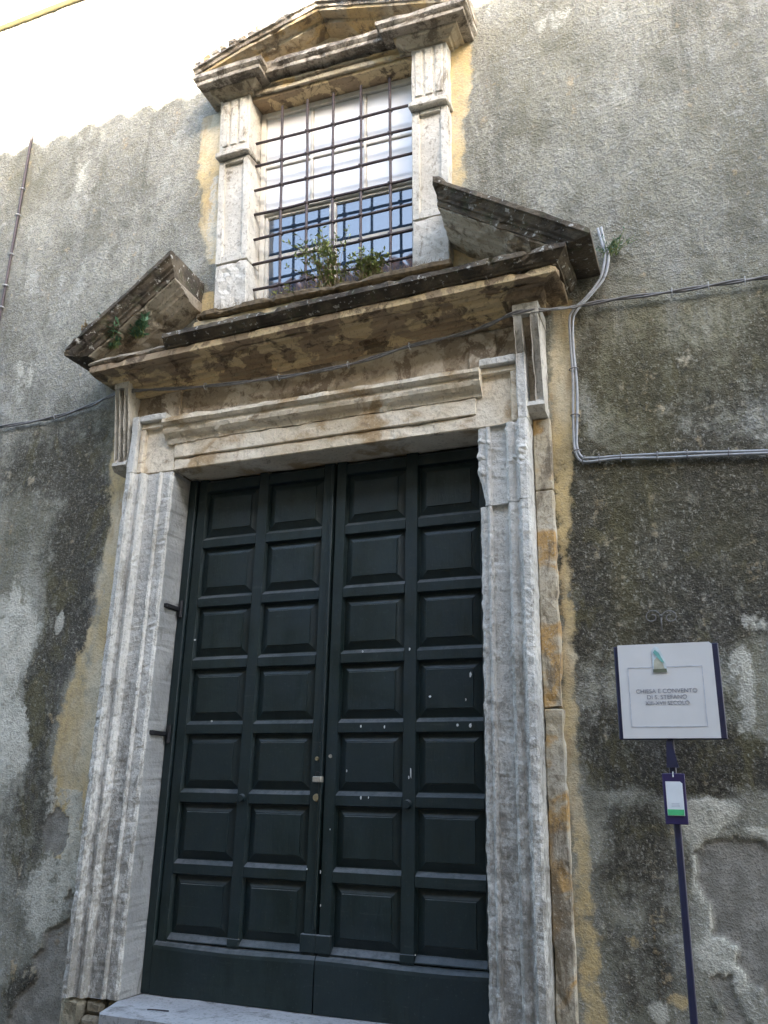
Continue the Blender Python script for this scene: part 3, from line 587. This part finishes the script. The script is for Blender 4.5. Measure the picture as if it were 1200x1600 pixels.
# ------------------------------------------------------------------ window surround
def wwarp(bm):
    """the old window leans: its upper left corner has spread outwards"""
    for v in bm.verts:
        t = max(0.0, (v.co.z - 5.0) / 2.0); s = (-1.78 - v.co.x) / 1.32
        s = max(-0.3, min(s, 1.0)); v.co.x -= t * (0.03 + 0.09 * s); v.co.z += t * 0.07 * s
wsur = thing('window_surround', (-2.46, -0.1, 4.9), 'stone window surround with pilasters and a small triangular pediment above the door', 'window surround')
def wfin(name, bm, mat, parent=wsur, warp=True):
    if warp: wwarp(bm)
    return fin(name, bm, mat, parent)
wfin('sill', box(-3.46, -1.44, -0.245, 0.10, 4.888, 4.945, 0.012, 0.035, 0.016, 0.02, 90), M['dirt'])
for a, c, sd in ((-3.395, -3.11, 91), (-1.765, -1.495, 95)):
    w_ = c - a
    wfin('pilaster_base', box(a, c, -0.10, 0.30 if sd == 91 else .3, 4.95, 5.42, 0.008, 0.04, 0.014, 0.012, sd), M['window_stone'])
    b_ = box(a, c, -0.075, 0.30, 5.424, 6.40, 0.006, 0.045, 0.006, 0.006, sd + 1); wfin('pilaster_shaft', b_, M['window_stone'])
    for x0, x1 in ((a, a + .055), (c - .055, c)):
        wfin('panel_border', box(x0, x1, -0.102, -0.07, 5.426, 6.398, 0.004, 0.05, 0.005, 0.006, sd + 2), M['window_stone'])
    wfin('panel_border', box(a + .057, c - .057, -0.102, -0.07, 5.426, 5.49, 0.004, 0.05, 0.005, 0.006, sd + 2), M['window_stone'])
    wfin('panel_border', box(a + .057, c - .057, -0.102, -0.07, 6.36, 6.398, 0.004, 0.05, 0.004, 0.004, sd + 2), M['window_stone'])
    wfin('lip_moulding', box(a - .012, c + .012, -0.155, 0.02, 6.403, 6.455, 0.01, 0.03, 0.01, 0.01, sd + 3), M['window_stone'])
    wfin('triglyph_block', box(a, c, -0.112, 0.30, 6.46, 7.03, 0.006, 0.045, 0.007, 0.005, sd + 4), M['window_stone'])
    for g in (0.22, 0.5, 0.78):
        wfin('triglyph_rib', box(a + w_ * g - .03, a + w_ * g + .03, -0.125, -0.10, 6.52, 6.98, 0.008, 0.05, 0.004, 0.004, sd + 5), M['window_stone'])
wfin('inner_lintel', box(-3.108, -1.767, -0.075, 0.30, 6.95, 7.10, 0.006, 0.05, 0.008, 0.004, 99), M['bed'])
wfin('architrave', box(-3.108, -1.767, -0.105, -0.077, 6.975, 7.02, 0.004, 0.04, 0.006, 0.008, 100), M['window_bed'])
EB = [(0.0, 6.99), (0.025, 6.99), (0.035, 7.005), (0.05, 7.008), (0.08, 7.03), (0.10, 7.035), (0.105, 7.05)]
EC = [(0.08, 7.048), (0.175, 7.05), (0.18, 7.055), (0.18, 7.085), (0.192, 7.095), (0.205, 7.11), (0.205, 7.145), (0.18, 7.15), (0.0, 7.17)]
def off(p, d): return [(max(0, a), z + d) for a, z in p]
for (xl, xr, yb, l, r, sd) in ((-3.34, -3.11, -0.115, True, True, 101), (-1.765, -1.495, -0.115, True, True, 103), (-3.09, -1.78, -0.02, False, False, 105)):
    bm = sweep_mould(densify(off(EB, 0.0), 0.02), xl, xr, yb, 0.02, 0.03, l, r); weather(bm, 0.008, 10, 0.012, sd); wfin('entablature_bed', bm, M['window_bed'])
    bm = sweep_mould(densify(off(EC, 0.03 if sd == 105 else 0.0), 0.02), xl, xr, yb, 0.02, 0.03, l, r); weather(bm, 0.009, 10, 0.012, sd + 1); wfin('entablature_crown', bm, M['window_crown'])
# tympanum and raking cornice of the little pediment
bm = prism([(-3.4, 7.13), (-1.45, 7.13), (-2.435, 7.52)], -0.05, 0.05, 'y'); slice_bm(bm, 0.06, 'xz'); weather(bm, 0.012, 6, 0, 110); wfin('tympanum', bm, M['yellow_plaster'])
PC2 = [(0.205, 0.0), (0.21, 0.03), (0.19, 0.035), (0.182, 0.06)]
PB2 = [(0.17, 0.062), (0.165, 0.085), (0.08, 0.09), (0.07, 0.115), (0.0, 0.13)]
for xt, sd in ((-3.55, 111), (-1.29, 113)):
    raking(xt, 7.24, -2.446 if xt < -2.5 else -2.442, 7.57, sd, M['window_crown'], M['window_bed'], PC2, PB2, 7.172, -0.115, wsur, warpf=wwarp)
# broken edging tiles along the top of the raking cornice
Lr = math.hypot(1.12, 0.33); ang = math.atan2(0.33, 1.12)
for side in (-1, 1):
    for k in range(13):
        s_ = 0.02 + k * (Lr - 0.05) / 13; bm = bmesh.new()
        hh = 0.035 + 0.02 * random.random(); ww = (Lr - .05) / 13 * random.uniform(.6, .93); yy = -0.325 + random.uniform(0, .03)
        add_box(bm, 0, ww, yy, 0.0, 0.008, hh + 0.02, 0.006); slice_bm(bm, 0.04); weather(bm, 0.012, 12, 0.01, k)
        x0 = -3.55 if side < 0 else -1.29
        for v in bm.verts:
            a, h = v.co.x + s_, v.co.z
            if side < 0: v.co.x = x0 + a * math.cos(ang) - h * math.sin(ang); v.co.z = 7.235 + a * math.sin(ang) + h * math.cos(ang)
            else: v.co.x = x0 - a * math.cos(ang) + h * math.sin(ang); v.co.z = 7.235 + a * math.sin(ang) + h * math.cos(ang)
        wfin('edging_tile', bm, M['window_bed'] if k % 2 else M['window_crown'])

# ------------------------------------------------------------------ window
win = thing('church_window', (-2.46, 0.1, 4.95), 'white framed window with blue reflecting casements below a white upper light', 'window')
GY = 0.10
def wbar(name, x0, x1, z0, z1, y0=GY - 0.02, y1=GY + 0.03, parent=win, mat='white_frame'):
    bm = box(x0, x1, y0, y1, z0, z1, 0.004); slice_bm(bm, 0.3, 'xz'); wwarp(bm); return fin(name, bm, M[mat], parent)
x0, x1, z0, z1 = -3.108, -1.767, 4.95, 6.949
zt = 5.945; xm = -2.48
wbar('frame', x0, x0 + .04, z0, z1); wbar('frame', x1 - .04, x1, z0, z1); wbar('frame', x0 + .042, x1 - .042, z1 - .05, z1)
wbar('transom', x0 + .042, x1 - .042, zt - .02, zt + .02, GY - .03)
def leaf_win(a, b):
    lf = wbar('casement', a, a + .026, z0 + .002, zt - .022, GY - .005)
    for q in ((b - .026, b, z0 + .002, zt - .022), (a + .028, b - .028, zt - .047, zt - .024), (a + .028, b - .028, z0 + .002, z0 + .04), (a + .028, b - .028, 5.51, 5.545)):
        wbar('casement_rail', q[0], q[1], q[2], q[3], GY - .005, GY + .03, lf)
    for zz in ((z0 + .042, 5.508), (5.547, zt - .049)):
        wbar('pane', a + .028, b - .028, zz[0], zz[1], GY + .012, GY + .018, lf, 'glass')
leaf_win(x0 + .042, xm - .002); leaf_win(xm + .002, x1 - .042)
# upper light: fixed panes in one opaque white, with glazing bars behind the grille
cols = [x0 + .042, -2.66, -2.21, x1 - .042]; rows_ = [zt + .022, 6.40, z1 - .052]
for i in range(3):
    for j in range(2):
        wbar('pane', cols[i] + (.012 if i else 0), cols[i + 1] - (.012 if i < 2 else 0), rows_[j] + (.012 if j else 0), rows_[j + 1] - (.012 if j < 1 else 0), GY + .006, GY + .014, win, 'white_pane')
for i in (1, 2): wbar('glazing_bar', cols[i] - .011, cols[i] + .011, zt + .021, z1 - .051, GY - .012, GY + .012)
for i in range(3): wbar('glazing_bar', cols[i] + (.013 if i else 0), cols[i + 1] - (.013 if i < 2 else 0), 6.389, 6.411, GY - .010, GY + .010)
# iron grille
gr = thing('window_grille', (-2.46, 0.0, 4.95), 'square iron bar grille set in front of the white church window', 'grille')
vx = [-2.875, -2.655, -2.435, -2.205, -1.97]; hz = [5.20, 5.43, 5.655, 5.885, 6.115, 6.355, 6.58, 6.80]
for x in vx:
    bm = bmesh.new(); tube(bm, [(x + random.uniform(-.003, .003), 0, 4.94 + k * .245) for k in range(9)], .0115); wwarp(bm); fin('grille_bar', bm, M['iron'], gr, True)
for z in hz[:-1]:
    bm = bmesh.new(); tube(bm, [(-3.12 + k * .17, 0.0, z + random.uniform(-.003, .003)) for k in range(9)], .0115); wwarp(bm); fin('grille_bar', bm, M['iron'], gr, True)
for x in vx:
    for z in hz[:-1]:
        bm = bmesh.new(); bmesh.ops.create_icosphere(bm, subdivisions=1, radius=.024, matrix=Matrix.Translation((x, 0, z))); wwarp(bm); fin('knot', bm, M['iron'], gr, True)

# ------------------------------------------------------------------ the double door
door = thing('double_door', (-2.4, 0.14, 0.30), 'dark green double door with twenty eight raised square panels and a plain kick board', 'door')
FY = 0.12
ROWS = [(0.65 + 0.4365 * k, 0.65 + 0.4365 * k + 0.345) for k in range(7)]
def chamfer_rail(x0, x1, z0, z1, top=.020, bot=.010, dep=.03):
    return prism([(FY, z0 + bot), (FY, z1 - top), (FY + dep, z1), (FY + .05, z1), (FY + .05, z0), (FY + dep, z0)], x0, x1, 'x')
def chamfer_stile(x0, x1, z0, z1, c=.010, dep=.03):
    return prism([(x0 + c, FY), (x1 - c, FY), (x1, FY + dep), (x1, FY + .05), (x0, FY + .05), (x0, FY + dep)], z0, z1, 'z')
def raised_panel(x0, x1, z0, z1):
    bm = bmesh.new(); yr, yf = FY + .037, FY + .010; b = .052
    def ring(d, y): return [bm.verts.new(p) for p in ((x0 + d, y, z0 + d), (x1 - d, y, z0 + d), (x1 - d, y, z1 - d), (x0 + d, y, z1 - d))]
    R = [ring(-.005, yr + .012), ring(-.005, yr), ring(.006, yr), ring(b - .006, yf + .009), ring(b, yf + .008), ring(b + .003, yf)]
    for A, B in zip(R, R[1:]):
        for i in range(4): bm.faces.new((A[i], A[(i + 1) % 4], B[(i + 1) % 4], B[i]))
    bm.faces.new(R[-1]); bm.faces.new(R[0][::-1]); return bm
def leaf(xa, cols, xb, dy):
    lf = fin('door_leaf', box(xa, xb, FY + .052, FY + .085, 0.305, 3.715, 0.003), M['door'], door)
    xsx = [xa] + [c for cc in cols for c in cc] + [xb]
    for k in range(0, len(xsx), 2): 
        bm = chamfer_stile(xsx[k], xsx[k + 1], 0.60, 3.715); slice_bm(bm, .3, 'z'); weather(bm, .003, 4, 0, k); fin('stile', bm, M['door'], lf)
    zz = [(0.60, ROWS[0][0])] + [(ROWS[k][1], ROWS[k + 1][0]) for k in range(6)] + [(ROWS[6][1], 3.715)]
    for (c0, c1) in cols:
        for k, (za, zb) in enumerate(zz):
            bm = chamfer_rail(c0 - .006, c1 + .006, za, zb, .026 if k else .035, .008); 
            for v in bm.verts: v.co.y += .0012
            slice_bm(bm, .1, 'x'); weather(bm, .003, 6, 0, k); fin('rail', bm, M['door'], lf)
        for (za, zb) in ROWS:
            fin('panel', raised_panel(c0, c1, za, zb), M['door'], lf)
    # kick board with a sagging sloped top
    bm = prism([(FY - .022, .305), (FY - .024, .555), (FY - .02, .575), (FY - .008, .592), (FY + .012, .604), (FY + .04, .608), (FY + .04, .305)], xa, xb, 'x'); slice_bm(bm, .06, 'xz')
    for v in bm.verts:
        if v.co.z > .5: v.co.z += .005 * math.sin(v.co.x * 5.1 + 1)
    weather(bm, .005, 5, 0, 3); fin('kick_board', bm, M['door'], lf)
    for (c0, c1) in ((cols[0][1], cols[1][0]),):
        fin('foot_block', box(c0 + .004, c1 - .004, FY - .003, FY + .02, .605, .655, .006), M['door'], lf)
    return lf
LL = leaf(-3.53, [(-3.445, -3.02), (-2.925, -2.50)], -2.405, 0); RL = leaf(-2.399, [(-2.31, -1.885), (-1.785, -1.375)], -1.305, 0)
fin('door_post', box(-3.598, -3.534, FY - .02, FY + .09, .305, 3.717, .005), M['door'], door)
for x0, x1, lf in ((-2.5, -2.407, LL), (-2.397, -2.31, RL)):
    fin('foot_block', box(x0 - .012, x1, FY - .010, FY + .02, .612, .715, .006), M['door'], lf)
fin('meeting_strip', box(-2.43, -2.409, FY - .012, FY + .01, .74, 3.70, .004), M['door'], LL)
# furniture
def disc(x, z, r, d, y=FY, n=20):
    bm = bmesh.new(); bmesh.ops.create_cone(bm, cap_ends=True, segments=n, radius1=r, radius2=r * .8, depth=d, matrix=Matrix.Translation((x, y - d / 2, z)) @ Matrix.Rotation(math.pi / 2, 4, 'X')); return bm
lk = fin('lock_plate', box(-2.455, -2.395, FY - .05, FY - .011, 1.572, 1.607, .004), M['steel'], LL)
bm = bmesh.new(); tube(bm, [(-2.425 + .018 * math.cos(a), FY - .04, 1.61 + .025 * math.sin(a)) for a in np.linspace(0, math.pi, 9)], .004); fin('shackle', bm, M['black_iron'], LL)
fin('keyhole_escutcheon', disc(-2.445, 1.482, .024, .012, FY - .0), M['brass'], LL)
fin('small_plate', disc(-2.452, 1.715, .014, .008), M['brass'], LL); fin('small_plate', disc(-2.36, 1.73, .012, .008), M['steel'], RL); fin('small_plate', disc(-2.43, 1.80, .016, .008), M['door'], LL)
fin('knob', disc(-2.975, 1.47, .026, .03), M['door'], LL); fin('knob', disc(-1.84, 1.455, .028, .03), M['door'], RL)
fl = [(640, 1014, 3, 6), (567, 1018, 3, 4), (735, 1054, 4, 9), (672, 1088, 4, 4), (728, 1093, 2, 5), (564, 1135, 3, 5), (601, 1136, 3, 6), (715, 1133, 4, 5), (735, 1134, 5, 8), (642, 1208, 3, 16), (639, 1215, 3, 6), (564, 1246, 3, 6), (576, 1246, 2, 4), (542, 1204, 2, 5), (501, 1363, 2, 7), (501, 1415, 2, 6), (305, 1000, 5, 3), (331, 1127, 4, 4), (516, 1296, 2, 3), (480, 1358, 3, 3), (649, 1492, 2, 3)]
for k, (px, py, w_, h_) in enumerate(fl):
    x, z = wp(px, py, FY); bm = bmesh.new(); s = .0019
    n = 6; c = [bm.verts.new((x + w_ * s * math.cos(6.283 * i / n) * random.uniform(.6, 1.2), FY - .0015, z + h_ * s * math.sin(6.283 * i / n) * random.uniform(.6, 1.2))) for i in range(n)]
    r = bmesh.ops.extrude_face_region(bm, geom=[bm.faces.new(c)]); [setattr(v.co, 'y', v.co.y - .002) for v in r['geom'] if isinstance(v, bmesh.types.BMVert)]
    fin('paint_fleck', bm, M['fleck'], LL if x < -2.4 else RL)
# pintle hinges let into the left reveal
for k, (z, ya) in enumerate(((2.735, -.06), (1.872, -.075))):
    h = thing('hinge_pintle', (-3.6, 0, z), ('upper' if k == 0 else 'lower') + ' black iron hinge strap let into the left stone reveal', 'hinge', 'hinge straps on the left reveal')
    fin('strap', box(-3.604, -3.575, ya, .11, z - .014, z + .014, .003), M['black_iron'], h)
    bm = bmesh.new(); tube(bm, [(-3.565, .09, z - .06 + .03 * i) for i in range(5)], .014, 10); fin('pin', bm, M['black_iron'], h)

# ------------------------------------------------------------------ threshold
step = thing('threshold_step', (-2.45, -0.15, 0.0), 'pale worn marble threshold slab below the dark door', 'step')
bm = prism([(-3.588, 0.2), (-3.59, -.13), (-3.50, -.40), (-3.47, -.43), (-1.2, -.43), (-1.2, 0.2)], .235, .30, 'z'); slice_bm(bm, .08, 'xy'); weather(bm, .004, 8, .004, 5); fin('slab', bm, M['step'], step)
x = -3.46
while x < -1.25:
    w_ = .21
    for z0 in (0.0, .078, .156):
        fin('brick', box(x + (.1 if z0 == .078 else 0), x + w_ - .01 + (.1 if z0 == .078 else 0), -.40, -.29, z0 + .004, z0 + .072, .006), M['brick'], step)
    x += w_
fin('step_core', box(-3.42, -1.22, -.285, .2, 0.0, .233, .004), M['rubble'], step)
bm = bmesh.new(); tube(bm, smooth_path([(-3.29, -.24, .306), (-3.25, -.245, .31), (-3.2, -.22, .306), (-3.16, -.22, .307)], 4), .004, 6)
tag(fin('twig', bm, M['twig']), 'small dark dry twig lying on the marble threshold', 'twig')

# ------------------------------------------------------------------ cables
def cable(name, pts, r, mat, label, strands=1, clips=(), twist=.012, clipmat='clip', gap=0.02):
    """pts: (px, py, y) measured on the facade"""
    P_ = []
    for px, py, y in pts:
        x, z = wp(px, py, y); P_.append((x, y, z))
    path = smooth_path(P_, 10); o = thing(name, tuple(path[0]), label, 'cable')
    for s in range(strands):
        bm = bmesh.new(); pp = []
        for i, p in enumerate(path):
            ph = i * .35 + s * math.pi
            t = (path[min(i + 1, len(path) - 1)] - path[max(i - 1, 0)]).normalized(); nrm = Vector((0, 1, 0)).cross(t)
            if twist: pp.append(p + nrm * (math.sin(ph) * twist) + Vector((0, math.cos(ph) * twist * .5, 0)))
            else: pp.append(p + nrm * ((s - .5 * (strands - 1)) * gap) + nrm * (.003 * math.sin(i * .21 + s * 2)))
        tube(bm, pp, r, 8); fin('strand', bm, M[mat], o, True)
    for c in clips:
        i = int(c * (len(path) - 1)); p = path[i]; bm = bmesh.new(); t = (path[min(i + 1, len(path) - 1)] - path[max(i - 1, 0)]).normalized()
        nrm = Vector((0, 1, 0)).cross(t); w_ = r * 2 + twist + (gap * .5 if strands > 1 and not twist else 0)
        tube(bm, [p + nrm * (w_ * math.cos(a)) + Vector((0, w_ * .9 * math.sin(a), 0)) for a in np.linspace(0, 2 * math.pi, 13)], r * .45, 6, False); fin('clip', bm, M[clipmat], o)
    return o
cable('wall_cable', [(-60, 676, -.03), (0, 667, -.03), (80, 653, -.03), (140, 634, -.04), (177, 617, -.14), (213, 610, -.20), (293, 606, -.19), (390, 596, -.19), (480, 583, -.19), (560, 566, -.19), (640, 541, -.19), (720, 522, -.19), (762, 508, -.21), (808, 488, -.25), (850, 484, -.22), (885, 481, -.10), (905, 478, -.05), (960, 468, -.03), (1050, 456, -.03), (1130, 443, -.03), (1200, 433, -.03), (1300, 418, -.03)], .0075, 'cable', 'twisted dark grey cable running across the facade beneath the cornice', 2, (.1, .2, .3, .36, .42, .48, .86, .895, .93, .965), .008)
cable('conduit_cable', [(937, 356, -.02), (944, 385, -.03), (948, 402, -.03), (941, 435, -.03), (920, 462, -.04), (899, 484, -.05), (893, 500, -.04), (894, 545, -.03), (898, 600, -.03), (899, 660, -.03), (900, 700, -.03), (908, 717, -.03), (925, 718, -.03), (960, 715, -.03), (1020, 713, -.03), (1100, 709, -.03), (1200, 706, -.03), (1300, 702, -.03)], .0085, 'pale_cable', 'pale grey double cable dropping beside the cornice end and turning right', 2, (.45, .52, .6, .67, .73, .78, .83, .87, .91, .95), 0.0, 'cable', .02)
cable('drop_cable', [(51, 212, -.02), (48, 225, -.02), (36, 290, -.02), (26, 350, -.02), (12, 430, -.02), (0, 490, -.02), (-30, 640, -.03)], .013, 'iron', 'dark cable hanging down the bright upper left wall', 1, (.35, .48, .6, .72, .82), 0.0, 'clip')
cable('thin_wire', [(88, 163, -.02), (130, 147, -.02), (200, 120, -.02)], .003, 'cable', 'thin brown wire on the sunlit upper left wall', 1, (), 0.0)

# ------------------------------------------------------------------ sign on its stand
SY = -0.30
def sp(px, py): return wp(px, py, SY)
sx0, sx1, sz0, sz1 = -0.518, -0.052, 1.80, 2.275
sign = thing('information_sign', (-0.29, SY, 0), 'white square information board with navy sides on a thin navy post', 'sign')
fin('back_case', box(sx0 - .022, sx1 + .030, SY + .004, SY + .05, sz0 - .004, sz1 - .004, .004), M['navy'], sign)
pol = [(sx0, sz0), (sx1, sz0), (sx1, sz1 - .012), (sx1 - .012, sz1), (sx0, sz1)]
bm = prism(pol, SY - .008, SY + .002, 'y'); pn = fin('board', bm, M['sign_white'], sign)
bx0, bx1, bz0, bz1 = sx0 + .045, sx1 - .055, sz0 + .055, sz1 - .118
for q in ((bx0, bx1, bz0, bz0 + .004), (bx0, bx1, bz1 - .004, bz1), (bx0, bx0 + .004, bz0 + .005, bz1 - .005), (bx1 - .004, bx1, bz0 + .005, bz1 - .005)):
    fin('printed_border', box(q[0], q[1], SY - .0095, SY - .0078, q[2], q[3], 0), M['ink_light'], pn)
def text(body, cx, cz, size, mat, parent, y, sx=1.0):
    cu = bpy.data.curves.new('lettering', 'FONT'); cu.body = body; cu.size = size; cu.align_x = 'CENTER'; cu.align_y = 'CENTER'; cu.extrude = .0006; cu.offset = -.0002
    o = bpy.data.objects.new('lettering_tmp', cu); COL.objects.link(o); bpy.context.view_layer.update()
    dg = bpy.context.evaluated_depsgraph_get(); me = bpy.data.meshes.new_from_object(o.evaluated_get(dg)); bpy.data.objects.remove(o)
    me.transform(Matrix.Translation((cx + .29, y - SY, cz)) @ Matrix.Rotation(math.pi / 2, 4, 'X') @ Matrix.Diagonal((sx, 1, 1, 1)))
    me.materials.clear(); return link('lettering', me, mat, parent)
cxs_ = (sx0 + sx1) / 2 - .005
text('CHIESA E CONVENTO', cxs_, 2.033, .030, M['ink'], pn, SY - .0092); text('DI S. STEFANO', cxs_, 2.003, .030, M['ink'], pn, SY - .0092); text('XIII-XVII SECOLO', cxs_, 1.973, .028, M['ink'], pn, SY - .0092)
def flat(name, pts, mat, y, parent, d=.0016):
    return fin(name, prism(pts, y, y + d, 'y'), mat, parent)
ex, ez = cxs_ - .028, 2.178
flat('crest_field', [(ex - .03, ez - .045), (ex + .042, ez - .045), (ex + .034, ez + .01), (ex + .008, ez + .075), (ex - .012, ez + .085), (ex - .032, ez + .06), (ex - .03, ez + .02)], M['crest_white'], SY - .0100, pn)
flat('crest_figure', [(ex - .024, ez - .032), (ex + .03, ez - .032), (ex + .014, ez + .01), (ex - .004, ez + .028), (ex - .02, ez + .012)], M['crest_cream'], SY - .0118, pn)
flat('crest_band', [(ex - .022, ez + .052), (ex + .018, ez + .0), (ex + .03, ez - .002), (ex + .006, ez + .05), (ex - .012, ez + .066)], M['teal'], SY - .0136, pn)
flat('crest_base', [(ex - .028, ez - .05), (ex + .04, ez - .05), (ex + .038, ez - .032), (ex - .028, ez - .034)], M['crest_base'], SY - .0136, pn)
fin('post', box(-0.298 - .012, -0.298 + .022, SY + .012, SY + .045, 0.0, sz0 - .004, .004), M['navy'], sign)
fin('post_base', box(-0.42, -0.16, SY - .09, SY + .15, 0.0, .012, .003), M['navy'], sign)
bm = prism([(-.32, 1.66), (-.262, 1.66), (-.286, 1.79), (-.312, 1.79)], SY + .002, SY + .011, 'y'); fin('gusset', bm, M['navy'], sign)
pb = fin('tag_plate', box(-.345, -.238, SY - .012, SY - .002, 1.395, 1.632, .003), M['purple'], sign)
bm = prism([(-.331, 1.435), (-.252, 1.435), (-.252, 1.585), (-.262, 1.594), (-.331, 1.594)], SY - .0165, SY - .0122, 'y'); fin('paper_label', bm, M['paper'], pb)
fin('green_band', box(-.3295, -.2535, SY - .0185, SY - .0166, 1.437, 1.464, 0), M['green'], pb)
for i, z in enumerate((1.49, 1.483, 1.476)): fin('small_print', box(-.31, -.272, SY - .0175, SY - .0166, z, z + .0022, 0), M['ink_light'], pb)
bm = bmesh.new(); tube(bm, [(-.292, SY - .02, 1.615), (-.292, SY - .0, 1.64)], .003, 6); fin('rivet', bm, M['steel'], pb)

bm = bmesh.new()
for sd_ in (-1, 1):
    hp = []
    for i in range(22):
        t = i / 21; a_ = math.pi * 2.6 * t; rr = 13 - 9.5 * t
        x, z = wp(1033 + sd_ * (14 - rr * math.cos(a_) * 1.0), 964 - rr * math.sin(a_) * .9, -.035); hp.append((x, -.035, z))
    tube(bm, hp, .0032, 6)
x0_, z0_ = wp(1033, 962, -.03); x1_, z1_ = wp(1034, 985, -.03); tube(bm, [(x0_, -.03, z0_), (x1_, -.03, z1_)], .004, 6); tube(bm, [(x0_, -.04, z0_), (x0_, .03, z0_)], .006, 6)
tag(fin('scroll_hook', bm, M['cable'], None, True), 'small double scroll iron hook on the dark stained wall above the white sign', 'hook')

# ------------------------------------------------------------------ weeds
def weed(name, x, y, z, label, n, h, spread, mats, leafs=7, lsz=.018, lean=(0, 0), cat='plant'):
    o = thing(name, (x, y, z), label, cat, None)
    stem, lv = bmesh.new(), bmesh.new()
    for k in range(n):
        a = random.uniform(0, 2 * math.pi); hh = h * random.uniform(.45, 1.0); r = spread * random.uniform(.2, 1)
        p0 = Vector((x + random.uniform(-.4, .4) * spread, y + random.uniform(-.1, .1) * spread, z)); p2 = p0 + Vector((math.cos(a) * r + lean[0] * hh, -abs(math.sin(a)) * r * .7 + lean[1] * hh, hh))
        p1 = (p0 + p2) / 2 + Vector((math.cos(a) * r * -.15, 0, hh * .12))
        pts = smooth_path([p0, p1, p2], 4); tube(stem, pts, [.0028 * (1 - .7 * i / len(pts)) for i in range(len(pts))], 4)
        for j in range(leafs):
            q = pts[min(len(pts) - 1, 1 + int(random.random() * (len(pts) - 1)))]; d = Vector((random.uniform(-1, 1), random.uniform(-1, .6), random.uniform(-.2, 1))).normalized(); L = lsz * random.uniform(.6, 1.5)
            sd = d.cross(Vector((random.uniform(-1, 1), random.uniform(-1, 1), 1))).normalized() * L * .2
            v = [lv.verts.new(c) for c in (q, q + d * L * .5 + sd, q + d * L, q + d * L * .5 - sd)]; lv.faces.new(v)
    fin('stems', stem, M[mats[0]], o); tag(fin('foliage', lv, M[mats[1]], o), kind='stuff'); return o
def at(px, py, y): x, z = wp(px, py, y); return x, y, z
weed('ledge_weed', *at(520, 455, -.14), 'tall wispy weed with bare brown twigs growing on the window sill', 44, .5, .24, ('dry', 'leaf'), 16, .034, (-.3, 0))
weed('ledge_weed', *at(580, 437, -.16), 'low bushy green weed on the window sill right of the tall wispy one', 46, .2, .2, ('dry', 'leaf'), 18, .030, (-.1, 0))
weed('ledge_weed', *at(452, 478, -.18), 'small sparse green weed at the left of the window sill', 14, .13, .16, ('dry', 'leaf'), 12, .022)
weed('cornice_weed', *at(178, 545, -.30), 'green leafy weed sprouting on the broken left cornice end', 22, .24, .10, ('leaf', 'leaf_blue'), 18, .045, (0, -.3))
weed('cornice_weed', *at(218, 528, -.25), 'small feathery green weed beside the bed moulding on the left cornice', 22, .17, .10, ('leaf', 'leaf_blue'), 16, .04, (.2, -.3))
weed('dry_weed', *at(150, 548, -.30), 'clump of dry reddish brown stems on the left cornice tip', 60, .19, .1, ('dry', 'dry'), 12, .03, (-.1, -.3))
weed('wall_weed', *at(955, 400, -.02), 'spreading bluish green weed on the wall behind the right cornice end', 26, .11, .17, ('leaf', 'leaf_blue'), 10, .017, (.7, 0))
# loose dirt and grass roots along the sill
bm = bmesh.new()
for k in range(900):
    x = random.uniform(-3.38, -1.5); y = random.uniform(-.24, -.08); z = 4.945; h = random.uniform(.01, .05) * (1.6 if -2.9 < x < -2.1 else 1)
    a = Vector((random.uniform(-1, 1) * .03, random.uniform(-1, .2) * .03, h)); b_ = Vector((.003, 0, 0))
    v = [bm.verts.new(c) for c in ((x, y, z), Vector((x, y, z)) + b_, Vector((x, y, z)) + a)]; bm.faces.new(v)
tag(fin('dry_grass', bm, M['dry']), 'dry brown grass and roots lining the window sill', 'grass', kind='stuff')

# ------------------------------------------------------------------ the house across the street: its tiled eave throws the scalloped shade line
OD = 6.5; OH = 7.46 + OD * PROFILE_T
opp = thing('opposite_house', (-6, -OD, 0), 'ochre plastered house with tiled eaves on the other side of the street', 'house')
fin('house_wall', box(-34, 24, -OD - 7, -OD - .35, 0, OH - .25, 0), M['plaster'], opp)
bm = prism([(-OD - .05, OH - .22), (-OD - 7, OH + .7), (-OD - 7, OH + .6), (-OD - .05, OH - .28)], -34, 24, 'x'); fin('roof', bm, M['roof'], opp)
bm = bmesh.new(); x = -30
while x < 12:
    tube(bm, [(x, -OD + random.uniform(-.03, .03), OH - .13), (x, -OD - .8, OH - .13 + .09)], .125 + random.uniform(-.01, .01), 12); x += .33 + random.uniform(-.025, .025)
tag(fin('eave_tiles', bm, M['roof'], opp), kind='stuff')
for z0 in (3.6, 7.2):
    for k in range(10):
        x0 = -26 + k * 3.4
        w_ = fin('window', box(x0, x0 + 1.0, -OD - .36, -OD - .30, z0, z0 + 1.6, .01), M['glass'], opp)
        fin('shutter', box(x0 - .52, x0 - .02, -OD - .34, -OD - .28, z0, z0 + 1.6, .01), M['shutter'], opp); fin('shutter', box(x0 + 1.02, x0 + 1.52, -OD - .34, -OD - .28, z0, z0 + 1.6, .01), M['shutter'], opp)
